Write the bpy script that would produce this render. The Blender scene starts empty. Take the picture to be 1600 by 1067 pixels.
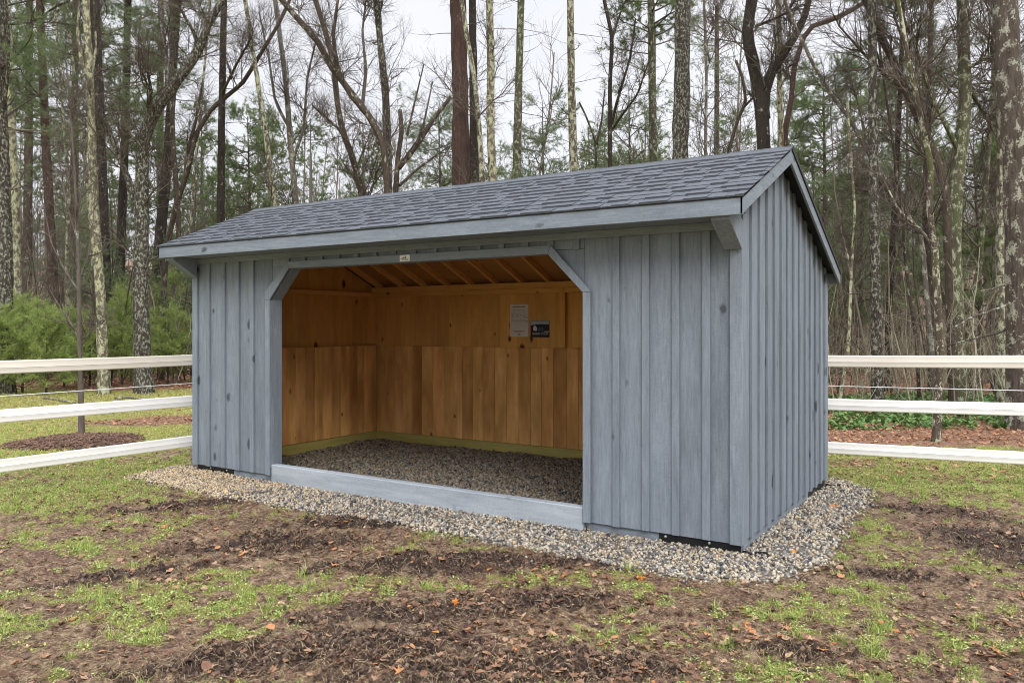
import bpy, math, random
import numpy as np
from mathutils import Vector
sc = bpy.context.scene
R = math.radians

# ------------------------------------------------------------------ camera, sky, sun, exposure
CAM = (7.7419, -5.533, 1.5302); YAW = 0.5692
cam = bpy.data.cameras.new('camera'); camo = bpy.data.objects.new('camera', cam)
sc.collection.objects.link(camo); sc.camera = camo
camo.location = CAM; camo.rotation_euler = (R(90), 0, YAW)
cam.sensor_width = 36; cam.lens = 1245.34/1600*36; cam.shift_y = -24.8/1600
cam.clip_start = 0.05; cam.clip_end = 2000

SUN_EL, SUN_AZ = 36, 135            # azimuth clockwise from +Y
W = bpy.data.worlds.new('World'); sc.world = W; W.use_nodes = True
nt = W.node_tree; nt.nodes.clear()
def wn(t, **k):
    n = nt.nodes.new(t)
    for a, b in k.items(): setattr(n, a, b)
    return n
wo = wn('ShaderNodeOutputWorld'); bg = wn('ShaderNodeBackground'); bg.inputs[1].default_value = 0.1
sky = wn('ShaderNodeTexSky', sky_type='NISHITA', sun_disc=False)
sky.sun_elevation = R(SUN_EL); sky.sun_rotation = R(SUN_AZ)
tc = wn('ShaderNodeTexCoord'); sp = wn('ShaderNodeSeparateXYZ')
nt.links.new(tc.outputs['Generated'], sp.inputs[0])
el = wn('ShaderNodeMapRange'); el.inputs['From Min'].default_value = 0.40; el.inputs['From Max'].default_value = 1.0
el.inputs['To Min'].default_value = 7.5; el.inputs['To Max'].default_value = 34.0
nt.links.new(sp.outputs[2], el.inputs[0])
cn = wn('ShaderNodeTexNoise'); cn.inputs['Scale'].default_value = 2.2; cn.inputs['Detail'].default_value = 4
nt.links.new(tc.outputs['Generated'], cn.inputs['Vector'])
cm = wn('ShaderNodeMapRange'); cm.inputs['From Min'].default_value = .3; cm.inputs['From Max'].default_value = .7
cm.inputs['To Min'].default_value = .93; cm.inputs['To Max'].default_value = 1.08
nt.links.new(cn.outputs[0], cm.inputs[0])
mul = wn('ShaderNodeMath', operation='MULTIPLY'); nt.links.new(el.outputs[0], mul.inputs[0]); nt.links.new(cm.outputs[0], mul.inputs[1])
cc = wn('ShaderNodeVectorMath', operation='SCALE'); cc.inputs[0].default_value = (.975, .985, 1.045)
nt.links.new(mul.outputs[0], cc.inputs['Scale'])
mx = wn('ShaderNodeMix', data_type='RGBA'); mx.inputs[0].default_value = .95
nt.links.new(sky.outputs[0], mx.inputs[6]); nt.links.new(cc.outputs[0], mx.inputs[7])
nt.links.new(mx.outputs[2], bg.inputs[0]); nt.links.new(bg.outputs[0], wo.inputs[0])
sl = bpy.data.lights.new('sun', 'SUN'); sl.energy = 1.3; sl.angle = R(24); sl.color = (1, .965, .91)
so = bpy.data.objects.new('sun', sl); sc.collection.objects.link(so); so.location = (0, 0, 30)
sd = Vector((math.sin(R(SUN_AZ))*math.cos(R(SUN_EL)), math.cos(R(SUN_AZ))*math.cos(R(SUN_EL)), math.sin(R(SUN_EL))))
so.rotation_euler = sd.to_track_quat('Z', 'Y').to_euler()
sc.view_settings.view_transform = 'Standard'; sc.view_settings.look = 'None'
sc.view_settings.exposure = 0.42; sc.view_settings.gamma = 1.0
sc.render.engine = 'CYCLES'
sc.cycles.use_denoising = True; sc.cycles.denoising_input_passes = 'RGB_ALBEDO_NORMAL'; sc.cycles.denoising_prefilter = 'ACCURATE'
sc.cycles.pixel_filter_type = 'BLACKMAN_HARRIS'; sc.cycles.filter_width = 1.0
sc.cycles.max_bounces = 8; sc.cycles.diffuse_bounces = 7; sc.cycles.glossy_bounces = 2
sc.render.film_transparent = False

# ------------------------------------------------------------------ surveying: where a sight line meets a distance
f_, y0_ = 1245.34, 508.7
FW = np.array([-math.sin(YAW), math.cos(YAW)]); RT = np.array([math.cos(YAW), math.sin(YAW)])
def at(px, py, F):
    r = (px-800)/f_*F
    return np.array([CAM[0]+F*FW[0]+r*RT[0], CAM[1]+F*FW[1]+r*RT[1], CAM[2]-(py-y0_)/f_*F])
def gpt(px, py, z=-.07):
    return at(px, py, f_*(CAM[2]-z)/(py-y0_))

# ------------------------------------------------------------------ numpy noise
def _h(i, j, s):
    n = (i.astype(np.int64)*374761393 + j.astype(np.int64)*668265263 + s*974634777) & 0x7fffffff
    n = ((n ^ (n >> 13))*1274126177) & 0x7fffffff
    return ((n ^ (n >> 16)) & 0xffff)/65535.0
def vnoise(x, y, s=0):
    i = np.floor(x); j = np.floor(y); u = x-i; v = y-j
    u = u*u*(3-2*u); v = v*v*(3-2*v)
    a = _h(i, j, s); b = _h(i+1, j, s); c = _h(i, j+1, s); d = _h(i+1, j+1, s)
    return (a*(1-u)+b*u)*(1-v)+(c*(1-u)+d*u)*v
def fbm(x, y, s=0, o=4, g=.5):
    t = 0; a = 1; n = 0
    for k in range(o):
        t = t+a*vnoise(x, y, s+k*17); n += a; a *= g; x = x*2.03+7.1; y = y*2.03-3.7
    return t/n
def sstep(a, b, x):
    t = np.clip((x-a)/(b-a), 0, 1); return t*t*(3-2*t)

# ------------------------------------------------------------------ materials
def newmat(name):
    m = bpy.data.materials.new(name); m.use_nodes = True
    n = m.node_tree; p = n.nodes['Principled BSDF']; p.inputs['Roughness'].default_value = .75
    p.inputs['Specular IOR Level'].default_value = .25
    return m, n, p
def N(n, t, **k):
    x = n.nodes.new(t)
    for a, b in k.items():
        if a in ('inp',):
            for q, v in b.items(): x.inputs[q].default_value = v
        else: setattr(x, a, b)
    return x
def c4(c): return (c[0], c[1], c[2], 1)
def ramp(n, src, stops, interp='LINEAR'):
    r = N(n, 'ShaderNodeValToRGB'); r.color_ramp.interpolation = interp
    while len(r.color_ramp.elements) < len(stops): r.color_ramp.elements.new(.5)
    for e, (p, c) in zip(r.color_ramp.elements, stops): e.position = p; e.color = c4(c) if len(c) == 3 else c
    n.links.new(src, r.inputs[0]); return r.outputs[0]
def mixc(n, fac, a, b, mode='MIX'):
    m = N(n, 'ShaderNodeMix', data_type='RGBA', blend_type=mode)
    for s, v in ((0, fac), (6, a), (7, b)):
        if hasattr(v, 'node'): n.links.new(v, m.inputs[s])
        elif isinstance(v, (int, float)): m.inputs[s].default_value = v
        else: m.inputs[s].default_value = c4(v)
    return m.outputs[2]
def mth(n, op, a, b=0.0):
    m = N(n, 'ShaderNodeMath', operation=op)
    for s, v in ((0, a), (1, b)):
        if hasattr(v, 'node'): n.links.new(v, m.inputs[s])
        else: m.inputs[s].default_value = v
    return m.outputs[0]
def coords(n, scale=(1, 1, 1), island=0.0, kind='Object'):
    t = N(n, 'ShaderNodeTexCoord').outputs[kind]
    if island:
        g = N(n, 'ShaderNodeNewGeometry')
        s = N(n, 'ShaderNodeVectorMath', operation='SCALE'); s.inputs[0].default_value = (island, island*1.7, island*2.3)
        n.links.new(g.outputs['Random Per Island'], s.inputs['Scale'])
        a = N(n, 'ShaderNodeVectorMath', operation='ADD'); n.links.new(t, a.inputs[0]); n.links.new(s.outputs[0], a.inputs[1]); t = a.outputs[0]
    m = N(n, 'ShaderNodeVectorMath', operation='MULTIPLY'); m.inputs[1].default_value = scale
    n.links.new(t, m.inputs[0]); return m.outputs[0]
def noise(n, vec, scale, detail=3, rough=.55, dist=0.0):
    x = N(n, 'ShaderNodeTexNoise', inp={'Scale': scale, 'Detail': detail, 'Roughness': rough, 'Distortion': dist})
    n.links.new(vec, x.inputs['Vector']); return x.outputs[0]
def island(n): return N(n, 'ShaderNodeNewGeometry').outputs['Random Per Island']
def bump(n, p, h, strength=.4, dist=.01):
    b = N(n, 'ShaderNodeBump', inp={'Strength': strength, 'Distance': dist}); n.links.new(h, b.inputs['Height'])
    n.links.new(b.outputs[0], p.inputs['Normal'])

def wood(name, dark, light, knotc, axis='Z', fine=60, var=.25, knots=.5, rough=.8, blotch=.35, hue=None, kt=.32, cr=0.0):
    m, n, p = newmat(name)
    ax = {'X': (.09, 1, 1), 'Y': (1, .09, 1), 'Z': (1, 1, .09)}[axis]
    v = coords(n, ax, 9.0)
    g1 = noise(n, v, fine, 4, .65, .6); g2 = noise(n, v, fine*.22, 3, .6, 1.2)
    vb = coords(n, tuple(.35 if a < 1 else 1 for a in ax), 5.0)
    g3 = noise(n, vb, 3.2, 3, .6)
    g4 = noise(n, coords(n, tuple(1. if a < 1 else .45 for a in ax), 5.0), 150, 2, .8)
    g = mth(n, 'ADD', mth(n, 'ADD', mth(n, 'MULTIPLY', g1, .4), mth(n, 'MULTIPLY', g2, .3)), mth(n, 'MULTIPLY', g4, .3))
    col = ramp(n, g, [(.36-cr, dark), (.64+cr, light)])
    col = mixc(n, mth(n, 'MULTIPLY', ramp(n, g3, [(.35, (0, 0, 0)), (.7, (1, 1, 1))]), blotch), col, tuple(d*.62 for d in dark))
    # tone of each board
    iv = ramp(n, island(n), [(0, (1-var,)*3), (1, (1+var,)*3)])
    if hue:
        iv = ramp(n, island(n), hue)
    col = mixc(n, 1.0, col, iv, 'MULTIPLY')
    if knots:
        kv = coords(n, tuple(.62 if a < 1 else 1 for a in ax), 7.0)
        vo = N(n, 'ShaderNodeTexVoronoi', inp={'Scale': 6.0}); n.links.new(kv, vo.inputs['Vector'])
        rnd = N(n, 'ShaderNodeSeparateColor'); n.links.new(vo.outputs['Color'], rnd.inputs[0])
        wob = noise(n, kv, 26, 2)
        dd = mth(n, 'ADD', vo.outputs['Distance'], mth(n, 'MULTIPLY', wob, .20))
        thr = mth(n, 'SUBTRACT', mth(n, 'MULTIPLY', rnd.outputs[0], kt), .06)
        k = mth(n, 'SUBTRACT', thr, dd)
        kk = N(n, 'ShaderNodeMapRange', inp={'From Min': -.03, 'From Max': .07}); n.links.new(k, kk.inputs[0])
        col = mixc(n, mth(n, 'MULTIPLY', kk.outputs[0], knots), col, knotc)
    n.links.new(col, p.inputs['Base Color']); p.inputs['Roughness'].default_value = rough
    bump(n, p, g, .35, .004)
    return m

G_D, G_L, G_K = (.118, .142, .170), (.262, .300, .345), (.045, .054, .066)
M = {}
for a in 'XYZ':
    M['grey'+a] = wood('grey_stain_'+a, G_D, G_L, G_K, a, 75, .10, .85, .75, .26, kt=.40, cr=.05)
M['pine'] = wood('raw_pine_boards', (.58, .285, .075), (.76, .43, .14), (.07, .02, .006), 'Z', 26, .12, .95, .7, .45, kt=.40)
M['pineX'] = wood('raw_pine_beam', (.56, .28, .075), (.72, .42, .14), (.07, .02, .006), 'X', 26, .1, .8, .7, .3)
M['pineY'] = wood('raw_pine_rafter', (.60, .30, .10), (.76, .43, .16), (.07, .02, .006), 'Y', 26, .1, .8, .7, .3)
M['oak'] = wood('oak_kick_boards', (.72, .36, .125), (.97, .63, .285), (.06, .025, .01), 'Z', 30, .25, .8, .75, .95, kt=.34,
                hue=[(0, (.78, .70, .58)), (.12, (.78, .72, .62)), (.3, (.95, .90, .82)), (.5, (1.02, 1.02, .86)), (.7, (1.12, 1.0, .92)), (.85, (.74, .72, .58)), (1, (1.12, 1.08, 1.05))])
M['treatedX'] = wood('treated_timber_x', (.30, .25, .06), (.46, .40, .14), (.05, .03, .01), 'X', 22, .08, .8, .8, .2)
M['treatedY'] = wood('treated_timber_y', (.30, .25, .06), (.46, .40, .14), (.05, .03, .01), 'Y', 22, .08, .8, .8, .2)
M['sill'] = wood('grey_painted_sill', (.24, .275, .315), (.44, .475, .51), (.14, .15, .17), 'X', 30, .05, .5, .6, .3)

M['deck'] = wood('pine_roof_boards', (.36, .165, .05), (.52, .27, .09), (.06, .02, .006), 'X', 26, .15, .9, .8, .4)
def plain(name, col, rough=.6, metal=0, var=0):
    m, n, p = newmat(name); p.inputs['Base Color'].default_value = c4(col); p.inputs['Roughness'].default_value = rough; p.inputs['Metallic'].default_value = metal
    if var:
        v = coords(n); g = noise(n, v, 9, 4)
        n.links.new(mixc(n, g, tuple(c*(1-var) for c in col), tuple(min(1, c*(1+var)) for c in col)), p.inputs['Base Color'])
    return m
M['black'] = plain('black_steel_and_rake_shade', (.012, .013, .014), .45, 0, .3)
M['bolt'] = plain('zinc_bolt', (.6, .6, .58), .35, .7)
M['rubber'] = plain('black_strap', (.012, .012, .012), .4)
M['paper'] = plain('white_paper', (.62, .60, .58), .7, 0, .05)
M['ink'] = plain('grey_ink', (.16, .16, .18), .8)
M['redink'] = plain('red_ink', (.40, .12, .10), .8)
M['plate'] = plain('white_plate', (.75, .74, .70), .5, 0, .06)
M['card'] = plain('dark_card', (.018, .02, .03), .5)
M['cardsky'] = plain('printed_sky', (.33, .40, .48), .5, 0, .25)
M['cardwhite'] = plain('printed_white', (.6, .6, .62), .5)
M['cardblue'] = plain('printed_slate', (.05, .065, .11), .5, 0, .5)
M['wire'] = plain('white_wire', (.75, .75, .76), .5)

def mk_rail():
    m, n, p = newmat('white_polymer_rail'); v = coords(n, (.25, .25, 6))
    g = noise(n, v, 9, 3); g2 = noise(n, coords(n), 1.3, 3)
    c = mixc(n, g, (.88, .875, .85), (.93, .93, .92))
    n.links.new(mixc(n, ramp(n, g2, [(.45, (0, 0, 0)), (.8, (.5, .5, .5))]), c, (.72, .69, .62)), p.inputs['Base Color']); p.inputs['Roughness'].default_value = .45
    return m
M['rail'] = mk_rail()
def mk_toprail():
    m, n, p = newmat('weathered_polymer_rail'); v = coords(n, (.25, .25, 6))
    g = noise(n, v, 9, 3); g2 = noise(n, coords(n), 1.1, 3)
    c = mixc(n, g, (.72, .67, .58), (.84, .80, .72))
    n.links.new(mixc(n, ramp(n, g2, [(.4, (0, 0, 0)), (.75, (.6, .6, .6))]), c, (.56, .50, .41)), p.inputs['Base Color']); p.inputs['Roughness'].default_value = .5
    return m
M['toprail'] = mk_toprail()

def mk_shingle():
    m, n, p = newmat('charcoal_asphalt_shingle')
    v = coords(n, (1, 1, 1), 3.0)
    g = noise(n, v, 220, 3, .8); b = noise(n, v, 7, 3)
    isl = ramp(n, island(n), [(0, (.047, .055, .066)), (.5, (.056, .065, .078)), (1, (.065, .075, .089))])
    c = mixc(n, .45, isl, ramp(n, g, [(.32, (.015, .017, .023)), (.72, (.19, .205, .23))]))
    c = mixc(n, ramp(n, b, [(.4, (0, 0, 0)), (.8, (.2, .2, .2))]), c, (.13, .14, .155))
    n.links.new(c, p.inputs['Base Color']); p.inputs['Roughness'].default_value = .8; p.inputs['Specular IOR Level'].default_value = .2
    bump(n, p, g, .5, .002); return m
M['shingle'] = mk_shingle()

def mk_pebble(name, stops, rough=.6):
    m, n, p = newmat(name)
    c = ramp(n, island(n), stops, 'CONSTANT')
    g = noise(n, coords(n, (1, 1, 1), 4.0), 90, 3)
    n.links.new(mixc(n, 1.0, c, ramp(n, g, [(.3, (.72, .72, .72)), (.7, (1.2, 1.2, 1.2))]), 'MULTIPLY'), p.inputs['Base Color'])
    p.inputs['Roughness'].default_value = rough; return m
PST = [(0, (.35, .30, .225)), (.13, (.235, .215, .185)), (.25, (.41, .365, .285)), (.36, (.13, .127, .122)), (.46, (.32, .245, .16)), (.57, (.46, .435, .385)),
       (.60, (.20, .195, .19)), (.71, (.48, .42, .32)), (.80, (.06, .062, .068)), (.91, (.46, .33, .20)), (.95, (.37, .33, .27))]
M['pebble'] = mk_pebble('mixed_gravel', PST)
M['pebble_tan'] = mk_pebble('tan_gravel', [(p_, (min(1, c[0]*1.12+.04), c[1]*1.03+.025, c[2]*.93)) for p_, c in PST])
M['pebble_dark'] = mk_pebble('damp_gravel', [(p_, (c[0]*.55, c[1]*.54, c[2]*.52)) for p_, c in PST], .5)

def mk_island(name, stops, rough=.7, transl=0.0, interp='LINEAR', fine=None):
    m, n, p = newmat(name); c = ramp(n, island(n), stops, interp)
    if fine:
        g = noise(n, coords(n), fine, 3)
        c = mixc(n, 1.0, c, ramp(n, g, [(.3, (.65, .65, .65)), (.7, (1.3, 1.3, 1.3))]), 'MULTIPLY')
    n.links.new(c, p.inputs['Base Color']); p.inputs['Roughness'].default_value = rough
    if transl:
        t = N(n, 'ShaderNodeBsdfTranslucent'); n.links.new(c, t.inputs[0]); s = N(n, 'ShaderNodeMixShader'); s.inputs[0].default_value = transl
        n.links.new(p.outputs[0], s.inputs[1]); n.links.new(t.outputs[0], s.inputs[2]); n.links.new(s.outputs[0], n.nodes['Material Output'].inputs[0])
    return m
M['grass'] = mk_island('grass_blade', [(0, (.10, .19, .03)), (.3, (.25, .38, .07)), (.55, (.40, .49, .12)), (.8, (.52, .49, .19)), (1, (.26, .42, .16))], .6, .3)
M['lawn'] = mk_island('lawn_blade', [(0, (.26, .32, .07)), (.4, (.46, .44, .14)), (.7, (.58, .50, .22)), (1, (.26, .36, .08))], .6, .3)
M['weed'] = mk_island('weed_leaf', [(0, (.18, .27, .05)), (.4, (.34, .44, .10)), (.75, (.46, .54, .18)), (1, (.36, .46, .20))], .5, .3)
M['straw'] = mk_island('dead_straw', [(0, (.05, .03, .02)), (.35, (.15, .10, .06)), (.65, (.30, .22, .13)), (.9, (.52, .42, .25)), (1, (.14, .085, .055))], .8)
M['leaf'] = mk_island('dead_leaf', [(0, (.09, .045, .028)), (.3, (.19, .095, .055)), (.5, (.07, .038, .027)), (.7, (.27, .15, .085)), (.92, (.36, .24, .15)), (1, (.42, .16, .05))], .55, .15, fine=60)
M['litter'] = mk_island('forest_litter', [(0, (.22, .10, .05)), (.3, (.36, .18, .10)), (.5, (.16, .085, .05)), (.7, (.42, .25, .15)), (.9, (.40, .20, .10)), (1, (.50, .26, .14))], .7, .1)
M['orangeleaf'] = mk_island('orange_leaf', [(0, (.55, .17, .035)), (1, (.60, .22, .05))], .5, .2)
M['clod'] = mk_island('mud_clod', [(0, (.03, .018, .013)), (.6, (.095, .06, .042)), (1, (.20, .14, .10))], .6, fine=120)
M['mulch'] = mk_island('bark_mulch', [(0, (.05, .03, .022)), (.5, (.13, .075, .05)), (1, (.21, .13, .09))], .8)
M['cover'] = mk_island('green_ground_cover', [(0, (.05, .11, .03)), (.5, (.12, .21, .06)), (1, (.20, .30, .10))], .6, .2)
M['needle'] = mk_island('pine_needles', [(0, (.07, .12, .045)), (.4, (.13, .20, .075)), (.7, (.20, .27, .10)), (1, (.28, .32, .14))], .6, .35)
M['needle_dim'] = mk_island('shaded_pine_needles', [(0, (.08, .125, .06)), (.5, (.16, .22, .10)), (1, (.27, .32, .16))], .6, .4)
M['needle_young'] = mk_island('young_pine_needles', [(0, (.16, .23, .06)), (.5, (.30, .39, .11)), (1, (.47, .54, .20))], .6, .4)
M['twig'] = mk_island('grey_brown_twigs', [(0, (.045, .035, .029)), (.5, (.085, .067, .055)), (1, (.16, .13, .105))], .85)
M['twig_far'] = mk_island('far_twigs', [(0, (.09, .075, .06)), (.5, (.15, .128, .10)), (1, (.23, .20, .16))], .9)
M['brush'] = mk_island('undergrowth_twigs', [(0, (.10, .085, .06)), (.4, (.22, .19, .135)), (.8, (.36, .33, .235)), (1, (.46, .44, .33))], .85)

def mk_bark(name, dark, light, lich, amt, ls=7.0, furrow=1.0, moss=None, mossamt=.5):
    m, n, p = newmat(name)
    v = coords(n, (1, 1, .22)); g = noise(n, v, 26, 4, .7, .5); g2 = noise(n, v, 7, 3)
    c = ramp(n, mth(n, 'ADD', mth(n, 'MULTIPLY', g, .6), mth(n, 'MULTIPLY', g2, .4)), [(.32, dark), (.7, light)])
    if moss:
        mm = noise(n, coords(n, (1, 1, .5)), 1.9, 4)
        c = mixc(n, ramp(n, mm, [(.62-.25*mossamt, (0, 0, 0)), (.72-.25*mossamt, (.85, .85, .85))]), c, moss)
    l = noise(n, coords(n, (1, 1, .6)), ls, 5, .62, .3)
    l2 = noise(n, coords(n), ls*5, 3, .6)
    ll = mth(n, 'ADD', mth(n, 'MULTIPLY', l, .7), mth(n, 'MULTIPLY', l2, .3))
    t = .66-.3*amt
    c = mixc(n, ramp(n, ll, [(t, (0, 0, 0)), (t+.035, (1, 1, 1))]), c, mixc(n, l2, tuple(q*.75 for q in lich), tuple(min(1, q*1.2) for q in lich)))
    n.links.new(c, p.inputs['Base Color']); p.inputs['Roughness'].default_value = .9
    bump(n, p, g, .9*furrow, .03); return m
BK = {
 'dark': mk_bark('dark_bark', (.014, .011, .009), (.062, .049, .041), (.24, .25, .20), .22),
 'red': mk_bark('red_brown_pine_bark', (.032, .018, .015), (.11, .066, .055), (.28, .26, .22), .15, 9),
 'brown': mk_bark('brown_bark', (.028, .021, .016), (.115, .09, .07), (.32, .31, .24), .32),
 'grey': mk_bark('grey_bark', (.075, .065, .055), (.22, .195, .17), (.38, .38, .31), .4),
 'lichen': mk_bark('lichen_bark', (.045, .037, .028), (.17, .14, .105), (.40, .41, .29), .56, 11),
 'pale': mk_bark('pale_lichen_bark', (.075, .062, .045), (.20, .175, .125), (.42, .42, .28), .57, 12.0),
 'spot': mk_bark('spotted_bark', (.018, .015, .012), (.085, .07, .058), (.27, .28, .23), .46, 21),
 'fleck': mk_bark('flecked_bark', (.04, .03, .022), (.13, .10, .075), (.42, .42, .32), .46, 13, 1, (.10, .11, .035), .4),
 'moss': mk_bark('mossy_bark', (.04, .036, .025), (.13, .115, .08), (.33, .35, .25), .44, 12, 1, (.085, .095, .045), .7),
 'big': mk_bark('thick_furrowed_bark', (.035, .027, .022), (.15, .12, .10), (.34, .34, .27), .42, 8, 1.4),
 'far': mk_bark('far_bark', (.11, .095, .08), (.23, .205, .17), (.33, .33, .26), .35),
 'young': mk_bark('young_tree_bark', (.07, .055, .045), (.19, .16, .135), (.3, .3, .27), .2, 9),
}

def mk_ground():
    m, n, p = newmat('muddy_ground')
    o = coords(n)
    ga = N(n, 'ShaderNodeAttribute', attribute_name='cover'); s = N(n, 'ShaderNodeSeparateColor'); n.links.new(ga.outputs['Color'], s.inputs[0])
    f0 = noise(n, o, 14, 5, .7, .6); f1 = noise(n, o, 46, 5, .75, .4); f2 = noise(n, o, 4.5, 4, .65); f3 = noise(n, o, 150, 3, .75)
    fm = mth(n, 'ADD', mth(n, 'MULTIPLY', f1, .6), mth(n, 'MULTIPLY', f0, .4))
    mud = ramp(n, fm, [(.38, (.022, .013, .009)), (.45, (.10, .06, .040)), (.53, (.23, .135, .088)), (.62, (.46, .33, .235))])
    wet = ramp(n, fm, [(.38, (.010, .006, .005)), (.5, (.045, .028, .020)), (.64, (.17, .115, .085))])
    c = mixc(n, s.outputs[1], mud, wet)
    tan = ramp(n, f3, [(.34, (.15, .10, .05)), (.5, (.38, .29, .165)), (.66, (.66, .55, .36))])
    tm = ramp(n, mth(n, 'ADD', mth(n, 'MULTIPLY', f2, .55), mth(n, 'MULTIPLY', f0, .45)), [(.49, (0, 0, 0)), (.59, (.6, .6, .6))])
    c = mixc(n, mth(n, 'MULTIPLY', tm, mth(n, 'SUBTRACT', 1.0, s.outputs[1])), c, tan)
    gr = ramp(n, f3, [(.34, (.075, .08, .014)), (.5, (.26, .27, .055)), (.66, (.52, .50, .15))])
    gm = N(n, 'ShaderNodeMapRange', inp={'From Min': .43, 'From Max': .58}); n.links.new(mth(n, 'ADD', mth(n, 'MULTIPLY', fm, .6), mth(n, 'MULTIPLY', s.outputs[0], .4)), gm.inputs[0])
    c = mixc(n, mth(n, 'MULTIPLY', gm.outputs[0], .85), c, gr)
    lit = ramp(n, f1, [(.3, (.10, .05, .03)), (.5, (.26, .14, .085)), (.7, (.40, .26, .17))])
    c = mixc(n, s.outputs[2], c, lit)
    n.links.new(c, p.inputs['Base Color'])
    r = ramp(n, f2, [(.3, (.42, .42, .42)), (.7, (.9, .9, .9))]); n.links.new(r, p.inputs['Roughness'])
    bump(n, p, fm, 1.0, .06); return m
M['ground'] = mk_ground()

# ------------------------------------------------------------------ object helpers
def link(o, parent=None):
    sc.collection.objects.link(o)
    if parent is not None: o.parent = parent
    return o
def tag(o, label=None, cat=None, group=None, kind=None):
    for k, v in (('label', label), ('category', cat), ('group', group), ('kind', kind)):
        if v: o[k] = v
    return o
def empty(name, loc, label, cat, group=None):
    o = bpy.data.objects.new(name, None); o.location = loc; o.empty_display_size = .2
    link(o); tag(o, label, cat, group); bpy.context.view_layer.update(); return o
def rootloc(p):
    v = Vector((0, 0, 0))
    while p is not None: v += Vector(p.location); p = p.parent
    return v
def mesh_np(name, V, faces, mat, parent=None, smooth=False, colors=None):
    """V (n,3) world coordinates; faces: list of int arrays (m,k)"""
    V = np.asarray(V, dtype=np.float32)
    if parent is not None: V = V-np.array(rootloc(parent), dtype=np.float32)
    me = bpy.data.meshes.new(name)
    faces = [np.asarray(q, dtype=np.int32) for q in faces if len(q)]
    nl = sum(q.size for q in faces); npol = sum(len(q) for q in faces)
    me.vertices.add(len(V)); me.vertices.foreach_set('co', V.ravel())
    me.loops.add(nl); me.loops.foreach_set('vertex_index', np.concatenate([q.ravel() for q in faces]))
    tot = np.concatenate([np.full(len(q), q.shape[1], dtype=np.int32) for q in faces])
    st = np.concatenate([[0], np.cumsum(tot)[:-1]]).astype(np.int32)
    me.polygons.add(npol); me.polygons.foreach_set('loop_start', st); me.polygons.foreach_set('loop_total', tot)
    if smooth: me.polygons.foreach_set('use_smooth', np.ones(npol, dtype=bool))
    me.update(calc_edges=True)
    if colors is not None:
        a = me.color_attributes.new('cover', 'FLOAT_COLOR', 'POINT'); a.data.foreach_set('color', np.asarray(colors, dtype=np.float32).ravel())
    me.materials.append(mat)
    return link(bpy.data.objects.new(name, me), parent)
class MB:
    """collects boxes and prisms into one mesh"""
    def __init__(s): s.v = []; s.f = []
    def poly(s, v, f):
        o = len(s.v); s.v += [tuple(q) for q in v]; s.f += [tuple(i+o for i in q) for q in f]
    def box(s, x0, x1, y0, y1, z0, z1, zb=None, along='x', ch=0.0015):
        """zb: top height at the far end of `along`"""
        if zb is None: zb = z1
        a, b = (z1, zb)
        t = [a, b, b, a] if along == 'x' else [a, a, b, b]
        v = [(x0, y0, z0), (x1, y0, z0), (x1, y1, z0), (x0, y1, z0), (x0, y0, t[0]), (x1, y0, t[1]), (x1, y1, t[2]), (x0, y1, t[3])]
        s.poly(v, [(0, 3, 2, 1), (4, 5, 6, 7), (0, 1, 5, 4), (1, 2, 6, 5), (2, 3, 7, 6), (3, 0, 4, 7)])
    def prism(s, pts, a0, a1, axis='y'):
        """pts in the plane across `axis`: y -> (x,z), x -> (y,z)"""
        n = len(pts)
        if axis == 'y': v = [(p[0], a0, p[1]) for p in pts]+[(p[0], a1, p[1]) for p in pts]
        else: v = [(a0, p[0], p[1]) for p in pts]+[(a1, p[0], p[1]) for p in pts]
        s.poly(v, [tuple(range(n))[::-1], tuple(range(n, 2*n))]+[(i, (i+1) % n, (i+1) % n+n, i+n) for i in range(n)])
    def cyl(s, c, r, h, axis='y', n=10, dome=0):
        ring = [(math.cos(2*math.pi*i/n)*r, math.sin(2*math.pi*i/n)*r) for i in range(n)]
        def P(a, b, t):
            return {'y': (c[0]+a, c[1]+t, c[2]+b), 'x': (c[0]+t, c[1]+a, c[2]+b), 'z': (c[0]+a, c[1]+b, c[2]+t)}[axis]
        v = [P(a, b, 0) for a, b in ring]+[P(a, b, h) for a, b in ring]+[P(0, 0, h*(1+dome))]
        s.poly(v, [tuple(range(n))[::-1]]+[(i, (i+1) % n, (i+1) % n+n, i+n) for i in range(n)]+[(i+n, (i+1) % n+n, 2*n) for i in range(n)])
    def build(s, name, mat, parent=None, bevel=0.0):
        me = bpy.data.meshes.new(name); off = rootloc(parent) if parent is not None else Vector((0, 0, 0))
        me.from_pydata([tuple(Vector(q)-off) for q in s.v], [], s.f); me.update()
        import bmesh
        bm = bmesh.new(); bm.from_mesh(me); bmesh.ops.recalc_face_normals(bm, faces=bm.faces)
        if bevel: bmesh.ops.bevel(bm, geom=list(bm.edges), offset=bevel, segments=1, affect='EDGES', clamp_overlap=True)
        bm.to_mesh(me); bm.free()
        me.materials.append(mat); return link(bpy.data.objects.new(name, me), parent)

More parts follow.
